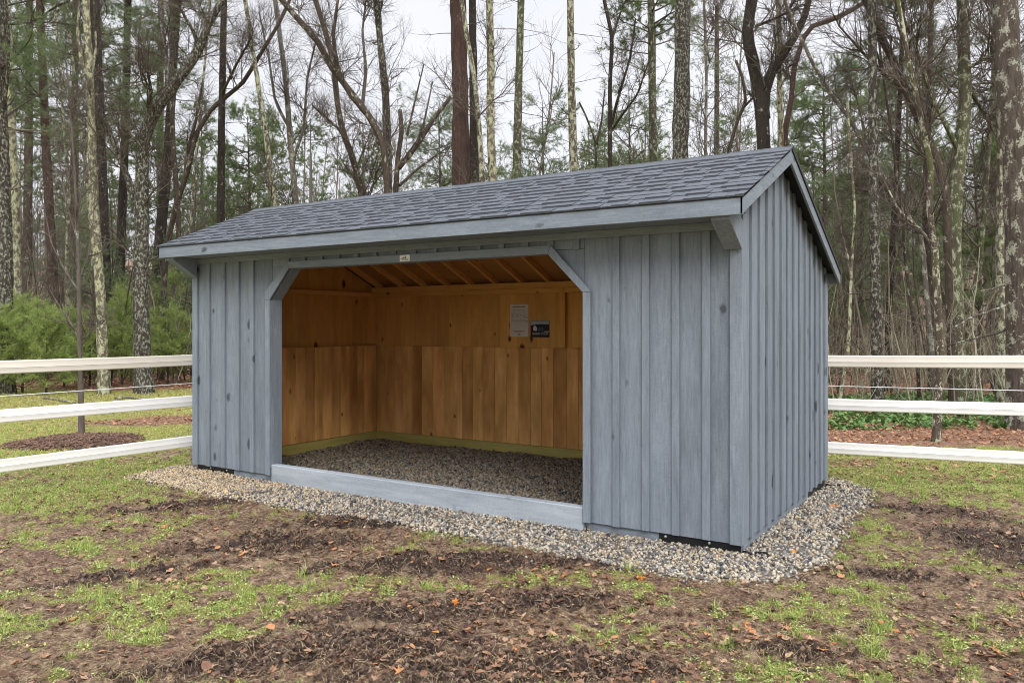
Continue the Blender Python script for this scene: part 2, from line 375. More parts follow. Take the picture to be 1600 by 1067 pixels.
# tubes: P (N,K,3), Rr (N,K)
def tube(P, Rr, sides, rough=0.0, rng=None):
    P = np.asarray(P, float); Rr = np.asarray(Rr, float)
    n, k, _ = P.shape
    T = np.gradient(P, axis=1); T /= np.linalg.norm(T, axis=2, keepdims=True)+1e-9
    mean = T.mean(1); ref = np.where(np.abs(mean[:, 2:3]) > .8, np.array([[1., .1, 0]]), np.array([[0., .1, 1.]]))
    ref = np.repeat(ref[:, None, :], k, 1)
    U = np.cross(T, ref); U /= np.linalg.norm(U, axis=2, keepdims=True)+1e-9; Vv = np.cross(T, U)
    a = np.arange(sides)/sides*2*np.pi
    rr = Rr[:, :, None]*np.ones(sides)
    if rough and rng is not None: rr = rr*(1+rough*rng.standard_normal(rr.shape))
    X = P[:, :, None, :]+rr[..., None]*(np.cos(a)[None, None, :, None]*U[:, :, None, :]+np.sin(a)[None, None, :, None]*Vv[:, :, None, :])
    V = X.reshape(-1, 3)
    i = np.arange(n)[:, None, None]*k*sides; j = np.arange(k-1)[None, :, None]*sides; s = np.arange(sides)[None, None, :]; s2 = (s+1) % sides
    F = np.stack([i+j+s, i+j+s2, i+j+sides+s2, i+j+sides+s], -1).reshape(-1, 4)
    return V, F
class Geo:
    def __init__(s): s.V = []; s.F = []; s.n = 0
    def add(s, V, F): s.V.append(V); s.F.append(F+s.n); s.n += len(V)
    def build(s, name, mat, parent=None, smooth=True):
        by = {}
        for q in s.F: by.setdefault(q.shape[1], []).append(q)
        return mesh_np(name, np.concatenate(s.V), [np.concatenate(v) for v in by.values()], mat, parent, smooth)
def nrm(v): return v/(np.linalg.norm(v, axis=-1, keepdims=True)+1e-9)
def grow(P, Rr, n, t0, t1, Lm, ang, K, rmax, up, wig, rng, taper=.25, shrink=.5, flat=0.0):
    N0, Kp, _ = P.shape; idx = np.repeat(np.arange(N0), n); Mn = len(idx)
    t = rng.uniform(t0, t1, Mn); s = t*(Kp-1); a = np.minimum(s.astype(int), Kp-2); fr = (s-a)[:, None]
    p = P[idx, a]*(1-fr)+P[idx, a+1]*fr; tg = nrm(P[idx, a+1]-P[idx, a])
    pr = Rr[idx, a]*(1-fr[:, 0])+Rr[idx, a+1]*fr[:, 0]
    rnd = rng.standard_normal((Mn, 3)); rnd[:, 2] *= (1-flat); pe = nrm(rnd-(rnd*tg).sum(1, keepdims=True)*tg)
    an = ang*rng.uniform(.65, 1.3, Mn)[:, None]
    d = nrm(tg*np.cos(an)+pe*np.sin(an))
    L = Lm*rng.uniform(.55, 1.35, Mn)*(1-shrink*t)
    out = np.zeros((Mn, K, 3)); out[:, 0] = p
    for k in range(1, K):
        d = nrm(d+wig*rng.standard_normal((Mn, 3))+np.array([0, 0, up])); out[:, k] = out[:, k-1]+d*(L/(K-1))[:, None]
    r0 = np.minimum(pr*.75, rmax*rng.uniform(.7, 1.2, Mn)*(1-.3*t))
    return out, r0[:, None]*np.linspace(1, taper, K)[None, :]
def needles(P, n, ln, wd, rng, k=8, spread=.9):
    """tufts of needles along the branchlets P (N,K,3)"""
    N0, Kp, _ = P.shape; idx = np.repeat(np.arange(N0), n); t = rng.uniform(.15, 1, len(idx))*(Kp-1); a = np.minimum(t.astype(int), Kp-2); fr = (t-a)[:, None]
    p = P[idx, a]*(1-fr)+P[idx, a+1]*fr; tg = nrm(P[idx, a+1]-P[idx, a])
    p = np.repeat(p, k, 0); tg = np.repeat(tg, k, 0)
    d = nrm(tg*.7+np.array([0, 0, .15])+spread*rng.standard_normal(p.shape)*.75)
    L = ln*rng.uniform(.6, 1.25, len(p))[:, None]
    w = nrm(np.cross(d, rng.standard_normal(p.shape)))*wd*(ln/.11)*.5
    V = np.stack([p-w, p+w, p+d*L], 1).reshape(-1, 3)
    return V, np.arange(len(V)).reshape(-1, 3)
def resample(pts, K):
    pts = np.asarray(pts, float); d = np.r_[0, np.cumsum(np.linalg.norm(np.diff(pts, axis=0), axis=1))]
    s = np.linspace(0, d[-1], K*3)
    q = np.stack([np.interp(s, d, pts[:, i]) for i in range(pts.shape[1])], 1)
    for _ in range(3): q[1:-1] = (q[:-2]+2*q[1:-1]+q[2:])/4
    return q[np.linspace(0, len(q)-1, K).round().astype(int)]

# ================================================================== TERRAIN
PAD = np.array([(-.34, -.35), (-.14, -.62), (1.0, -.70), (1.9, -.70), (2.67, -.66), (3.35, -.62), (4.04, -.65), (4.6, -.645), (5.16, -.675), (5.63, -.68), (6.05, -.645), (6.4, -.47), (6.62, .1), (6.54, 1.05), (6.56, 2.1), (6.46, 2.85), (6.15, 3.2), (-.3, 3.2)])
def pad_d(x, y):
    """signed distance to the gravel pad, positive inside, roughened"""
    x = np.asarray(x, float); y = np.asarray(y, float)
    best = np.full(x.shape, 1e9); ins = np.zeros(x.shape, bool)
    for (x0, y0), (x1, y1) in zip(PAD, np.roll(PAD, -1, 0)):
        dx, dy = x1-x0, y1-y0; t = np.clip(((x-x0)*dx+(y-y0)*dy)/(dx*dx+dy*dy), 0, 1)
        best = np.minimum(best, np.hypot(x-x0-t*dx, y-y0-t*dy))
        c = ((y0 > y) != (y1 > y)) & (x < (x1-x0)*(y-y0)/((y1-y0) if y1 != y0 else 1e-9)+x0); ins ^= c
    return np.where(ins, best, -best)+.16*(fbm(x*5, y*5, 5, 3)-.5)
def gh0(x, y):
    d = np.hypot(x-CAM[0], y-CAM[1])
    h = -.07+.012*np.clip(y-1, 0, 12)*np.clip((x-5.5)/4, 0, 1)*.4
    h = h+np.where(d > 24, np.where(d < 70, .0016*(d-24)**2, .0016*46**2+.08*np.minimum(d-70, 150)), 0)*np.clip(1.05-.15*np.sin(x*.05), .7, 1.3)
    return h
def masks(x, y):
    """grass, dark mud, dead leaves (0..1)"""
    F = (x-CAM[0])*FW[0]+(y-CAM[1])*FW[1]; r = (x-CAM[0])*RT[0]+(y-CAM[1])*RT[1]
    d = np.hypot(x-CAM[0], y-CAM[1])
    def blob(px, py, rx, ry, z=-.07):
        c = gpt(px, py, z); e = gpt(px, py+3, z)-c; e = e[:2]/np.linalg.norm(e[:2]); q = np.array([-e[1], e[0]])
        u = (x-c[0])*e[0]+(y-c[1])*e[1]; v = (x-c[0])*q[0]+(y-c[1])*q[1]
        return np.exp(-(u/ry)**2-(v/rx)**2)
    n1 = fbm(x*1.1, y*1.1, 3, 4); n2 = fbm(x*3.4, y*3.4, 11, 4, .6); n3 = fbm(x*9, y*9, 23, 3)
    mud = 0
    for a in [(620, 815, 1.0, .22), (430, 850, .7, .3), (700, 880, .9, .25), (560, 1010, .8, .25), (820, 940, .6, .18), (640, 960, .7, .2), (1570, 850, .55, .5), (1450, 800, .6, .15), (1000, 880, .5, .08),
              (380, 1030, .5, .2), (880, 880, .5, .12), (1250, 1020, .3, .12), (300, 790, .8, .12), (900, 1040, .5, .2), (1400, 900, .4, .12), (740, 1050, .7, .2), (200, 900, .6, .1)]:
        mud = np.maximum(mud, blob(*a))
    n4 = fbm(x*16, y*16, 29, 3)
    mud = sstep(.315, .52, mud*.42+n2*.24+n3*.24+(n4-.5)*.3)
    n4 = fbm(x*16, y*16, 29, 3)
    g = sstep(.485, .575, n1*.16+n2*.24+n3*.36+n4*.24-.004)
    lawn = np.maximum(sstep(-.9, -1.6, x+.25*n1), sstep(2.9, 3.6, y+.8*(n1-.5)))
    nearleft = np.maximum(blob(60, 770, 1.9, 1.1), blob(180, 735, 1.2, .8)); rightlawn = np.maximum(blob(1480, 765, 1.6, .55), blob(1390, 745, 1.0, .4))
    g = np.maximum.reduce([g, lawn*.92, nearleft*(.6+.6*n3), rightlawn*(.4+.7*n3)])
    for a in [(380, 920, .22, .14), (200, 815, .8, .1), (120, 850, .5, .12), (690, 880, .14, .07), (1100, 820, .3, .06), (1280, 950, .2, .1), (1180, 960, .25, .12), (1130, 1000, .3, .14), (1540, 1010, .3, .15), (1250, 1055, .6, .1), (950, 895, .5, .07), (1400, 870, .3, .1), (1360, 840, .3, .1), (760, 1030, .12, .06), (310, 1050, .15, .08)]:
        g = np.maximum(g, blob(*a)*1.2*sstep(.36, .6, n3*.6+n4*.4))
    g = np.clip(g*(1-.85*mud*(1-nearleft)), 0, 1)
    edge = 20.5+1.2*(n1-.5)-9.6*sstep(0, 3.5, r)              # where the woods begin
    lit = sstep(-.4, .6, F-edge+.6+1.2*(n2-.5))
    lit = np.maximum(lit, .55*sstep(.6, .9, n2+.25*blob(1450, 735, 3, .5)))
    lit = np.maximum(lit, .8*sstep(.3, .8, blob(290, 655, 1.8, .9)+.2*n2))
    g = g*(1-lit*.85)
    return g, mud, lit
def gh(x, y):
    x = np.asarray(x, float); y = np.asarray(y, float)
    d = np.hypot(x-CAM[0], y-CAM[1]); h = gh0(x, y)
    nb = 1-sstep(0, 30, d)
    pd = pad_d(x, y); g, mud, lit = masks(x, y)
    lump = (fbm(x*2.2, y*2.2, 31, 3)-.5)*.05+(fbm(x*8, y*8, 41, 3)-.5)*.045*(.6+mud)+(1-np.abs(2*fbm(x*15, y*15, 51, 3)-1))*.075*mud-.05*mud+(fbm(x*30, y*30, 61, 2)-.5)*.028*(1+1.2*mud)
    lump = lump*(1-sstep(-.12, .08, pd))*(.2+.8*(1-sstep(8, 20, d)))
    return h+lump+(fbm(x*.35, y*.35, 71, 3)-.5)*.12*(1-nb)
def axis(lo, hi, step, far, g=1.14):
    c = list(np.arange(lo, hi+step/2, step)); s = step; a = c[-1]
    while a < far: s *= g; a += s; c.append(a)
    s = step; a = c[0]
    while a > -far: s *= g; a -= s; c.insert(0, a)
    return np.array(c)
gx = axis(-1.6, 9.4, .017, 420); gy = axis(-4.4, .2, .017, 420, 1.09)
GX, GY = np.meshgrid(gx, gy, indexing='ij'); GX = GX.ravel(); GY = GY.ravel()
GZ = gh(GX, GY); GM = masks(GX, GY)
nx, ny = len(gx), len(gy); ii = (np.arange(nx-1)[:, None]*ny+np.arange(ny-1)[None, :]).ravel()
gobj = mesh_np('ground', np.stack([GX, GY, GZ], 1), [np.stack([ii, ii+ny, ii+ny+1, ii+1], 1)], M['ground'], smooth=True,
               colors=np.stack([GM[0], GM[1], GM[2], np.ones(len(GX))], 1))
tag(gobj, kind='structure')
del GX, GY, GZ, GM, ii

rng = np.random.default_rng(7)
def in_view(x, y, m=.35, zmax=0):
    F = (x-CAM[0])*FW[0]+(y-CAM[1])*FW[1]; r = (x-CAM[0])*RT[0]+(y-CAM[1])*RT[1]
    return (F > 3.0) & (np.abs(r) < F*.6425+m)
def scatter_view(n, F0, F1, rng, p=1.0, m=.3):
    """points over the visible ground between two distances, denser close by when p>1"""
    F = F0+(F1-F0)*rng.random(n)**p; r = (rng.random(n)*2-1)*(F*.6425+m)
    return CAM[0]+F*FW[0]+r*RT[0], CAM[1]+F*FW[1]+r*RT[1], F

# ---- gravel: crushed stone, every stone a small solid
ICO_V = []
_ph = (1+5**.5)/2
for a in (-1, 1):
    for b in (-_ph, _ph): ICO_V += [(a, b, 0), (0, a, b), (b, 0, a)]
ICO_V = np.array(ICO_V, float); ICO_V /= np.linalg.norm(ICO_V[0])
def hull_faces(V):
    F = []
    n = len(V)
    for i in range(n):
        for j in range(i+1, n):
            for k in range(j+1, n):
                nn = np.cross(V[j]-V[i], V[k]-V[i]); s = (V-V[i])@nn
                if (s <= 1e-9).all(): F.append((i, j, k))
                elif (s >= -1e-9).all(): F.append((i, k, j))
    return np.array(F)
ICO_F = hull_faces(ICO_V)
def rotm(rng, n):
    q = rng.standard_normal((n, 4)); q /= np.linalg.norm(q, axis=1, keepdims=True); w, x, y, z = q.T
    return np.stack([1-2*(y*y+z*z), 2*(x*y-z*w), 2*(x*z+y*w), 2*(x*y+z*w), 1-2*(x*x+z*z), 2*(y*z-x*w), 2*(x*z-y*w), 2*(y*z+x*w), 1-2*(x*x+y*y)], 1).reshape(-1, 3, 3)
def stones(x, y, z, size, rng):
    n = len(x); V = ICO_V[None]*(1+.26*rng.standard_normal((n, 12, 1)))*rng.uniform(.55, 1.15, (n, 1, 3))
    V = np.einsum('nij,nkj->nki', rotm(rng, n), V)*size[:, None, None]
    V += np.stack([x, y, z], 1)[:, None, :]
    return V.reshape(-1, 3), (ICO_F[None]+np.arange(n)[:, None, None]*12).reshape(-1, 3)
def gravel(name, n, box, cond, mat, z0, dz, s0, s1):
    x = rng.uniform(box[0], box[1], n); y = rng.uniform(box[2], box[3], n); k = cond(x, y); x, y = x[k], y[k]
    z = gh(x, y)+z0+dz*(fbm(x*3, y*3, 81, 3)-.5)+rng.uniform(-.008, .013, len(x))
    V, F = stones(x, y, z, rng.uniform(s0, s1, len(x)), rng)
    return tag(mesh_np(name, V, [F], M[mat]), kind='stuff')
shed_in = lambda x, y: (x > .16) & (x < 5.98) & (y > .05) & (y < 2.8)
fade = lambda x, y: rng.random(len(x)) < sstep(-.13, .08, pad_d(x, y))
outside = lambda x, y: fade(x, y) & ~((x > .03) & (x < 6.07) & (y > .03))
tanw = lambda x, y: sstep(3.2, .6, x+1.2*(fbm(x*2, y*2, 91, 3)-.5)+.7)
gravel('gravel', 95000, (-1., 6.9, -.95, 3.3), lambda x, y: outside(x, y) & (rng.random(len(x)) > tanw(x, y)) , 'pebble', .0, .03, .0075, .0175)
gravel('gravel', 46000, (-1., 4.5, -.95, .1), lambda x, y: outside(x, y) & (rng.random(len(x)) < tanw(x, y)), 'pebble_tan', .0, .03, .0075, .016)
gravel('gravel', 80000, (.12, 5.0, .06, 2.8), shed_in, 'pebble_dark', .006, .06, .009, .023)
gravel('gravel', 900, (-1.4, 7.2, -1.3, 3.4), lambda x, y: (rng.random(len(x)) < sstep(-.45, -.05, pad_d(x, y))) & (y < 0), 'pebble', -.0, .0, .007, .015)
# bed under the stones
bx_, by_ = np.meshgrid(np.arange(-1., 6.9, .05), np.arange(-.95, 3.3, .05), indexing='ij'); bx_ = bx_.ravel(); by_ = by_.ravel()
nyb = len(np.arange(-.95, 3.3, .05)); nxb = len(bx_)//nyb
ok = pad_d(bx_, by_) > -.02; q = (np.arange(nxb-1)[:, None]*nyb+np.arange(nyb-1)).ravel(); Q = np.stack([q, q+nyb, q+nyb+1, q+1], 1)
Q = Q[ok[Q].all(1)]
M['bed'] = plain('gravel_fines', (.10, .085, .07), .9, 0, .5)
tag(mesh_np('gravel_bed', np.stack([bx_, by_, gh(bx_, by_)+.004], 1), [Q], M['bed'], smooth=True), kind='structure')

# ---- blades, leaves, clods
def blades(x, y, z, ln, wd, rng, lean=.5):
    n = len(x); a = rng.uniform(0, 2*np.pi, n); b = rng.uniform(0, 2*np.pi, n)
    w = np.stack([np.cos(a), np.sin(a), np.zeros(n)], 1)*wd[:, None]*.5
    d = np.stack([np.cos(b), np.sin(b), np.zeros(n)], 1)*lean*rng.random(n)[:, None]*1.3
    p = np.stack([x, y, z], 1); up = np.array([0, 0, 1.])
    m = p+(up*.6+d*.35)*ln[:, None]; t = p+(up*.85+d)*ln[:, None]
    V = np.stack([p-w, p+w, m-w*.8, m+w*.8, t], 1).reshape(-1, 3); o = np.arange(n)[:, None]*5
    return V, np.concatenate([o+np.array([[0, 1, 3, 2]])]), np.concatenate([o+np.array([[2, 3, 4]])])
def patchy(n, F0, F1, thr, p=1.0, rng=rng, which=0):
    x, y, F = scatter_view(n, F0, F1, rng, p); g = masks(x, y)[which]
    k = (rng.random(n) < sstep(thr, thr+.35, g)) & (pad_d(x, y) < -.04)
    k &= ~((x > -.1) & (x < 6.2) & (y > -.1) & (y < 3))
    return x[k], y[k], F[k]
def grassfield(name, n, F0, F1, thr, l0, l1, wd, mat, p=1.0, lean=.6, clump=6, which=0, extra=None):
    x, y, F = patchy(n, F0, F1, thr, p, which=which)
    if extra is not None: k = extra(x, y); x, y, F = x[k], y[k], F[k]
    x = np.repeat(x, clump)+rng.normal(0, .014, len(x)*clump); y = np.repeat(y, clump)+rng.normal(0, .014, len(y)*clump); F = np.repeat(F, clump)
    ln = rng.uniform(l0, l1, len(x)); V, q, t = blades(x, y, gh(x, y)-.004, ln, wd*np.maximum(1, F/6)*rng.uniform(.6, 1.3, len(x)), rng, lean)
    return tag(mesh_np(name, V, [q, t], M[mat]), kind='stuff')
grassfield('grass', 22000, 3.3, 9.0, .35, .012, .042, .0030, 'grass', 1.4, 1.1, 6)
grassfield('grass', 20000, 7.0, 13., .55, .012, .04, .0035, 'grass', 1., .9, 5)
grassfield('lawn_grass', 30000, 8.5, 21, .5, .015, .05, .004, 'lawn', 1.1, 1.0, 5, extra=lambda x, y: (x < -.5) | (y > 2.9))
# clover and weed rosettes: flat rounded leaflets
def leaflets(n, F0, F1, thr, mat, p, size, clump):
    x, y, F = patchy(n, F0, F1, thr, p)
    x = np.repeat(x, clump)+rng.normal(0, .022, len(x)*clump); y = np.repeat(y, clump)+rng.normal(0, .022, len(y)*clump)
    m = len(x); s = rng.uniform(.5, 1.2, m)*size; z = gh(x, y)+rng.uniform(.0, .018, m)
    a = rng.uniform(0, 2*np.pi, (m, 1))+np.arange(5)/5*2*np.pi; til = rng.normal(0, .35, (m, 2))
    dx = np.cos(a)*s[:, None]; dy = np.sin(a)*s[:, None]*.75
    V = np.stack([x[:, None]+dx, y[:, None]+dy, z[:, None]+dx*til[:, :1]+dy*til[:, 1:]+.002], -1).reshape(-1, 3)
    return tag(mesh_np('clover', V, [np.arange(m*5).reshape(-1, 5)], M[mat]), kind='stuff')
def tufts(n, F0, F1):
    x, y, F = patchy(n, F0, F1, .3, 1.3); c = 34; m = len(x); big = rng.uniform(.5, 1.3, m)
    xs = np.repeat(x, c)+rng.normal(0, .018, m*c); ys = np.repeat(y, c)+rng.normal(0, .018, m*c); bg_ = np.repeat(big, c)
    V, q, t = blades(xs, ys, gh(xs, ys)-.003, rng.uniform(.025, .075, m*c)*bg_, np.repeat(.0032*np.maximum(1, F/6), c), rng, 1.1)
    return tag(mesh_np('grass_tufts', V, [q, t], M['grass']), kind='stuff')
tufts(1500, 3.3, 10)
leaflets(12000, 3.3, 10.5, .4, 'weed', 1.4, .0065, 11)
# thatch and straw lying everywhere
def straws(n, F0, F1, p, mat='straw', l0=.02, l1=.085, wd=.0018, cond=None):
    x, y, F = scatter_view(n, F0, F1, rng, p); k = (pad_d(x, y) < -.02) & ~((x > 0) & (x < 6.1) & (y > 0) & (y < 3))
    if cond is not None: k &= cond(x, y)
    x, y, F = x[k], y[k], F[k]; m = len(x); a = rng.uniform(0, 2*np.pi, m); L = rng.uniform(l0, l1, m)
    mid = rng.normal(0, .15, m)*L; z = gh(x, y)+.002
    P = np.zeros((m, 3, 3)); ca, sa = np.cos(a), np.sin(a)
    for j, t in enumerate((-.5, 0, .5)):
        o = mid if j == 1 else 0
        px_, py_ = x+ca*L*t-sa*o, y+sa*L*t+ca*o
        P[:, j] = np.stack([px_, py_, np.maximum(gh(px_, py_), z-.02)+rng.uniform(.0, .008, m)+(.006 if j == 1 else 0)], 1)
    V, Fc = tube(P, np.full((m, 3), 1.)*(wd*.5*np.maximum(1, F/5))[:, None], 3)
    return tag(mesh_np('straw', V, [Fc], M[mat]), kind='stuff')
straws(60000, 3.3, 9.5, 1.5, l0=.012, l1=.07)
straws(16000, 8, 21, 1.2, l0=.04, l1=.12, cond=lambda x, y: masks(x, y)[2] < .6)
# clods of mud
x, y, F = scatter_view(110000, 3.3, 10, rng, 1.4); k = (rng.random(len(x)) < sstep(.25, .8, masks(x, y)[1])*.9+.05) & (pad_d(x, y) < -.06) & ~((x > -.1) & (x < 6.2) & (y > -.1) & (y < 3)); x, y = x[k], y[k]
V, Fq = stones(x, y, gh(x, y)+.001, .003+.013*rng.random(len(x))**3, rng)
tag(mesh_np('mud_clods', V, [Fq], M['clod']), kind='stuff')
# dead leaves: a lobed curled outline
def leaves(name, x, y, size, mat, rng, lift=.006, curl=.5):
    n = len(x); lob = np.array([1., .45, .8, .4, .95, .42, .9, .42, .8, .45, .95, .4]); k = len(lob)
    a0 = rng.uniform(0, 2*np.pi, n); th = np.arange(k)/k*2*np.pi
    r = lob[None]*rng.uniform(.75, 1.2, (n, k)); r = np.where(rng.random((n, 1)) < .45, .62+.25*np.cos(th)[None]*1.0+.0*r, r)
    u = r*np.cos(th)*size[:, None]; v = r*np.sin(th)*size[:, None]*rng.uniform(.45, .9, (n, 1))
    cu = rng.uniform(-curl, curl*1.6, (n, 1)); w = (v*v/size[:, None])*cu*2.2+rng.uniform(-.4, .5, (n, 1))*u*u/size[:, None]+rng.normal(0, .06, (n, k))*size[:, None]
    til = rng.normal(0, .22, (n, 2))
    X = x[:, None]+u*np.cos(a0)[:, None]-v*np.sin(a0)[:, None]; Y = y[:, None]+u*np.sin(a0)[:, None]+v*np.cos(a0)[:, None]
    z0 = gh(x, y)[:, None]+lift+rng.random((n, 1))*lift
    Z = z0+np.abs(w)*.8+til[:, :1]*u+til[:, 1:]*v; Z = np.maximum(Z, z0-lift)
    C = np.stack([x, y, z0[:, 0]], 1)[:, None, :]
    V = np.concatenate([C, np.stack([X, Y, Z], -1)], 1).reshape(-1, 3); i = np.arange(k)
    T = np.stack([np.zeros(k, int), 1+i, 1+(i+1) % k], 1)
    return tag(mesh_np(name, V, [(T[None]+np.arange(n)[:, None, None]*(k+1)).reshape(-1, 3)], M[mat]), kind='stuff')
def notshed(x, y): return ~((x > -.05) & (x < 6.15) & (y > -.05) & (y < 2.95))
x, y, F = scatter_view(17000, 3.3, 9.5, rng, 1.3); dens = fbm(x*1.3, y*1.3, 101, 3)
k = (rng.random(len(x)) < .25+.9*sstep(.45, .7, dens)) & (pad_d(x, y) < -.05) & notshed(x, y); leaves('dead_leaves', x[k], y[k], rng.uniform(.008, .042, k.sum()), 'leaf', rng)
x, y, F = scatter_view(22000, 8, 21, rng, 1.); k = (rng.random(len(x)) < np.maximum(.10+.30*((y > 2.6) & (x > 5)), sstep(.25, .8, masks(x, y)[2]))) & (pad_d(x, y) < -.1) & notshed(x, y) & ((x < -.6) | (y > 2.6))
leaves('fallen_leaves', x[k], y[k], rng.uniform(.02, .055, k.sum()), 'litter', rng, .008)
x, y, F = scatter_view(42000, 11, 40, rng, 1.3); k = (masks(x, y)[2] > .5) & notshed(x, y) & ((x < -.6) | (y > 2.6))
leaves('forest_leaf_litter', x[k], y[k], rng.uniform(.03, .07, k.sum())*np.clip(F[k]/18, .6, 1.8), 'litter', rng, .012)
# single bright leaves one can point at
ol = [(821, 877, .035, 'orange leaf on the brown mud before the front gravel, left of the doorway jamb', 0), (1001, 902, .04, 'orange leaf on the mud just outside the gravel below the shed corner', 0),
      (712, 941, .035, 'small orange brown leaf standing up in dark churned mud', .02), (1055, 843, .038, 'orange leaf leaning against the black steel plate under the front wall', 0),
      (1303, 794, .05, 'orange leaf lying on gravel beside the right hand wall', 0), (1241, 864, .035, 'orange leaf on gravel near the front right corner', 0),
      (893, 845, .03, 'curled tan leaf on the gravel before the doorway end', 0), (965, 838, .03, 'pinkish leaf on gravel under the front siding', 0)]
def single_leaf(c, size, up):
    th = np.arange(14)/14*2*np.pi; lob = np.array([1.15, .5, .85, .45, .95, .45, .7, .5, .7, .45, .95, .45, .85, .5])
    V = [(0, 0, 0)]+[(math.cos(t)*q*size, math.sin(t)*q*size*.8, .25*size*(math.cos(2*t))+.1*size) for t, q in zip(th, lob)]
    rx = R(70) if up else R(18)
    V = [(a, b*math.cos(rx)-d*math.sin(rx), b*math.sin(rx)+d*math.cos(rx)+(size*.7 if up else .012)) for a, b, d in V]
    V = np.array(V)+np.array([c[0], c[1], c[2]])
    return V, np.array([(0, 1+i, 1+(i+1) % 14) for i in range(14)])
for px, py, s, lab, up in ol:
    g_ = gpt(px, py, -.06); zz = float(gh(g_[0], g_[1])); c = (g_[0], g_[1], zz+(.012 if pad_d(g_[0], g_[1]) > 0 else 0))
    V, Fq = single_leaf(c, s, up or 'leaning' in lab); o = mesh_np('fallen_leaf', V, [Fq], M['orangeleaf'] if 'orange' in lab else M['leaf']); tag(o, lab, 'leaf')

# ================================================================== THE SHED
L, D = 6.105, 2.90
shed = empty('run_in_shed', (L/2, D/2, -.07), 'grey board and batten horse shelter with shingled roof and open front on gravel', 'shed')
EY, EZ, RY, RZ, BY, BZ, OV = -.35, 2.386, .9574, 2.937, 2.93, 2.078, .107
sf = (RZ-EZ)/(RY-EY); sb = (RZ-BZ)/(BY-RY)
def roofz(y): return EZ+(y-EY)*sf if y < RY else RZ-(y-RY)*sb
T_SH = .10                                     # roof thickness down to the rafters' top is .03, rafters below
# --- front siding
def siding(name, spans, zlo, zhi, bats, xlo, xhi):
    b = MB()
    e = sorted(set([xlo, xhi]+[q for q in bats if xlo < q < xhi]))
    for a0, a1 in zip(e[:-1], e[1:]): b.box(a0+.0015, a1-.0015, .018, .038, zlo+random.uniform(-.003, .003), zhi)
    for q in bats:
        if xlo+.01 < q < xhi-.01: b.box(q-.0285, q+.0285, -.005, .0178, zlo+random.uniform(-.004, .004), zhi)
    return b.build(name, M['greyZ'], shed, .0025)
random.seed(4)
ZT = 2.262
siding('siding', None, 0, ZT, [5.14, 5.381, 5.616, 5.845], 4.865, 6.09)
siding('siding', None, 0, ZT, [.267, .521, .751, .982], .012, 1.28)
siding('siding', None, 2.13, ZT, [1.28+.2345*i for i in range(16)], 1.281, 4.864)
# haunch boards filling the corners of the opening
for pts in ([(1.282, 1.80), (1.60, 2.129), (1.282, 2.129)], [(4.863, 1.80), (4.863, 2.129), (4.54, 2.129)]):
    b = MB(); b.prism(pts, .0185, .0375); b.build('siding', M['greyZ'], shed)
# opening trim
b = MB(); b.prism([(1.539, 2.171), (4.578, 2.168), (4.551, 2.100), (1.568, 2.103)], -.025, -.0055); b.build('header_trim', M['greyX'], shed, .002)
b = MB(); b.prism([(1.216, 1.878), (1.537, 2.171), (1.566, 2.103), (1.281, 1.794), (1.216, 1.794)], -.025, -.0055); b.build('chamfer_trim', M['greyZ'], shed, .002)
b = MB(); b.prism([(4.58, 2.168), (4.932, 1.80), (4.932, 1.79), (4.866, 1.79), (4.553, 2.100)], -.025, -.0055); b.build('chamfer_trim', M['greyZ'], shed, .002)
b = MB(); b.box(1.216, 1.2795, -.023, -.0055, .003, 1.793); b.build('jamb_trim', M['greyZ'], shed, .0025)
b = MB(); b.box(4.8665, 4.932, -.023, -.0055, .003, 1.789); b.build('jamb_trim', M['greyZ'], shed, .0025)
# reveals: posts and braces behind the trim
b = MB(); b.box(1.19, 1.281, .039, .14, -.04, 2.2); b.box(1.2795, 1.2825, -.018, .0385, .08, 1.79); b.build('door_post', M['greyZ'], shed, .002)
b = MB(); b.box(4.864, 4.955, .039, .14, -.04, 2.2); b.build('door_post', M['greyZ'], shed, .002)
b = MB(); b.prism([(1.282, 1.795), (1.567, 2.104), (1.60, 2.135), (1.282, 1.84)], .038, .14); b.build('corner_brace', M['greyZ'], shed, .002)
b = MB(); b.prism([(4.863, 1.792), (4.863, 1.84), (4.52, 2.135), (4.552, 2.101)], .038, .14); b.build('corner_brace', M['greyZ'], shed, .002)
b = MB(); b.box(1.282, 4.863, .0385, .14, 2.105, 2.24); b.build('header_beam', M['greyX'], shed, .002)
# corner boards
b = MB(); b.box(6.016, 6.105, -.006, .0165, -.004, 2.262); b.box(6.0862, 6.105, .017, .095, -.004, 2.30, 2.33, 'y'); b.build('corner_board', M['greyZ'], shed, .003)
b = MB(); b.box(.0, .085, -.006, .0165, -.004, 2.262); b.box(.0, .0188, .017, .095, -.004, 2.30, 2.33, 'y'); b.build('corner_board', M['greyZ'], shed, .003)
b = MB(); b.box(6.0862, 6.105, 2.81, 2.90, -.004, roofz(2.81)-.05, roofz(2.90)-.05, 'y'); b.build('corner_board', M['greyZ'], shed, .003)
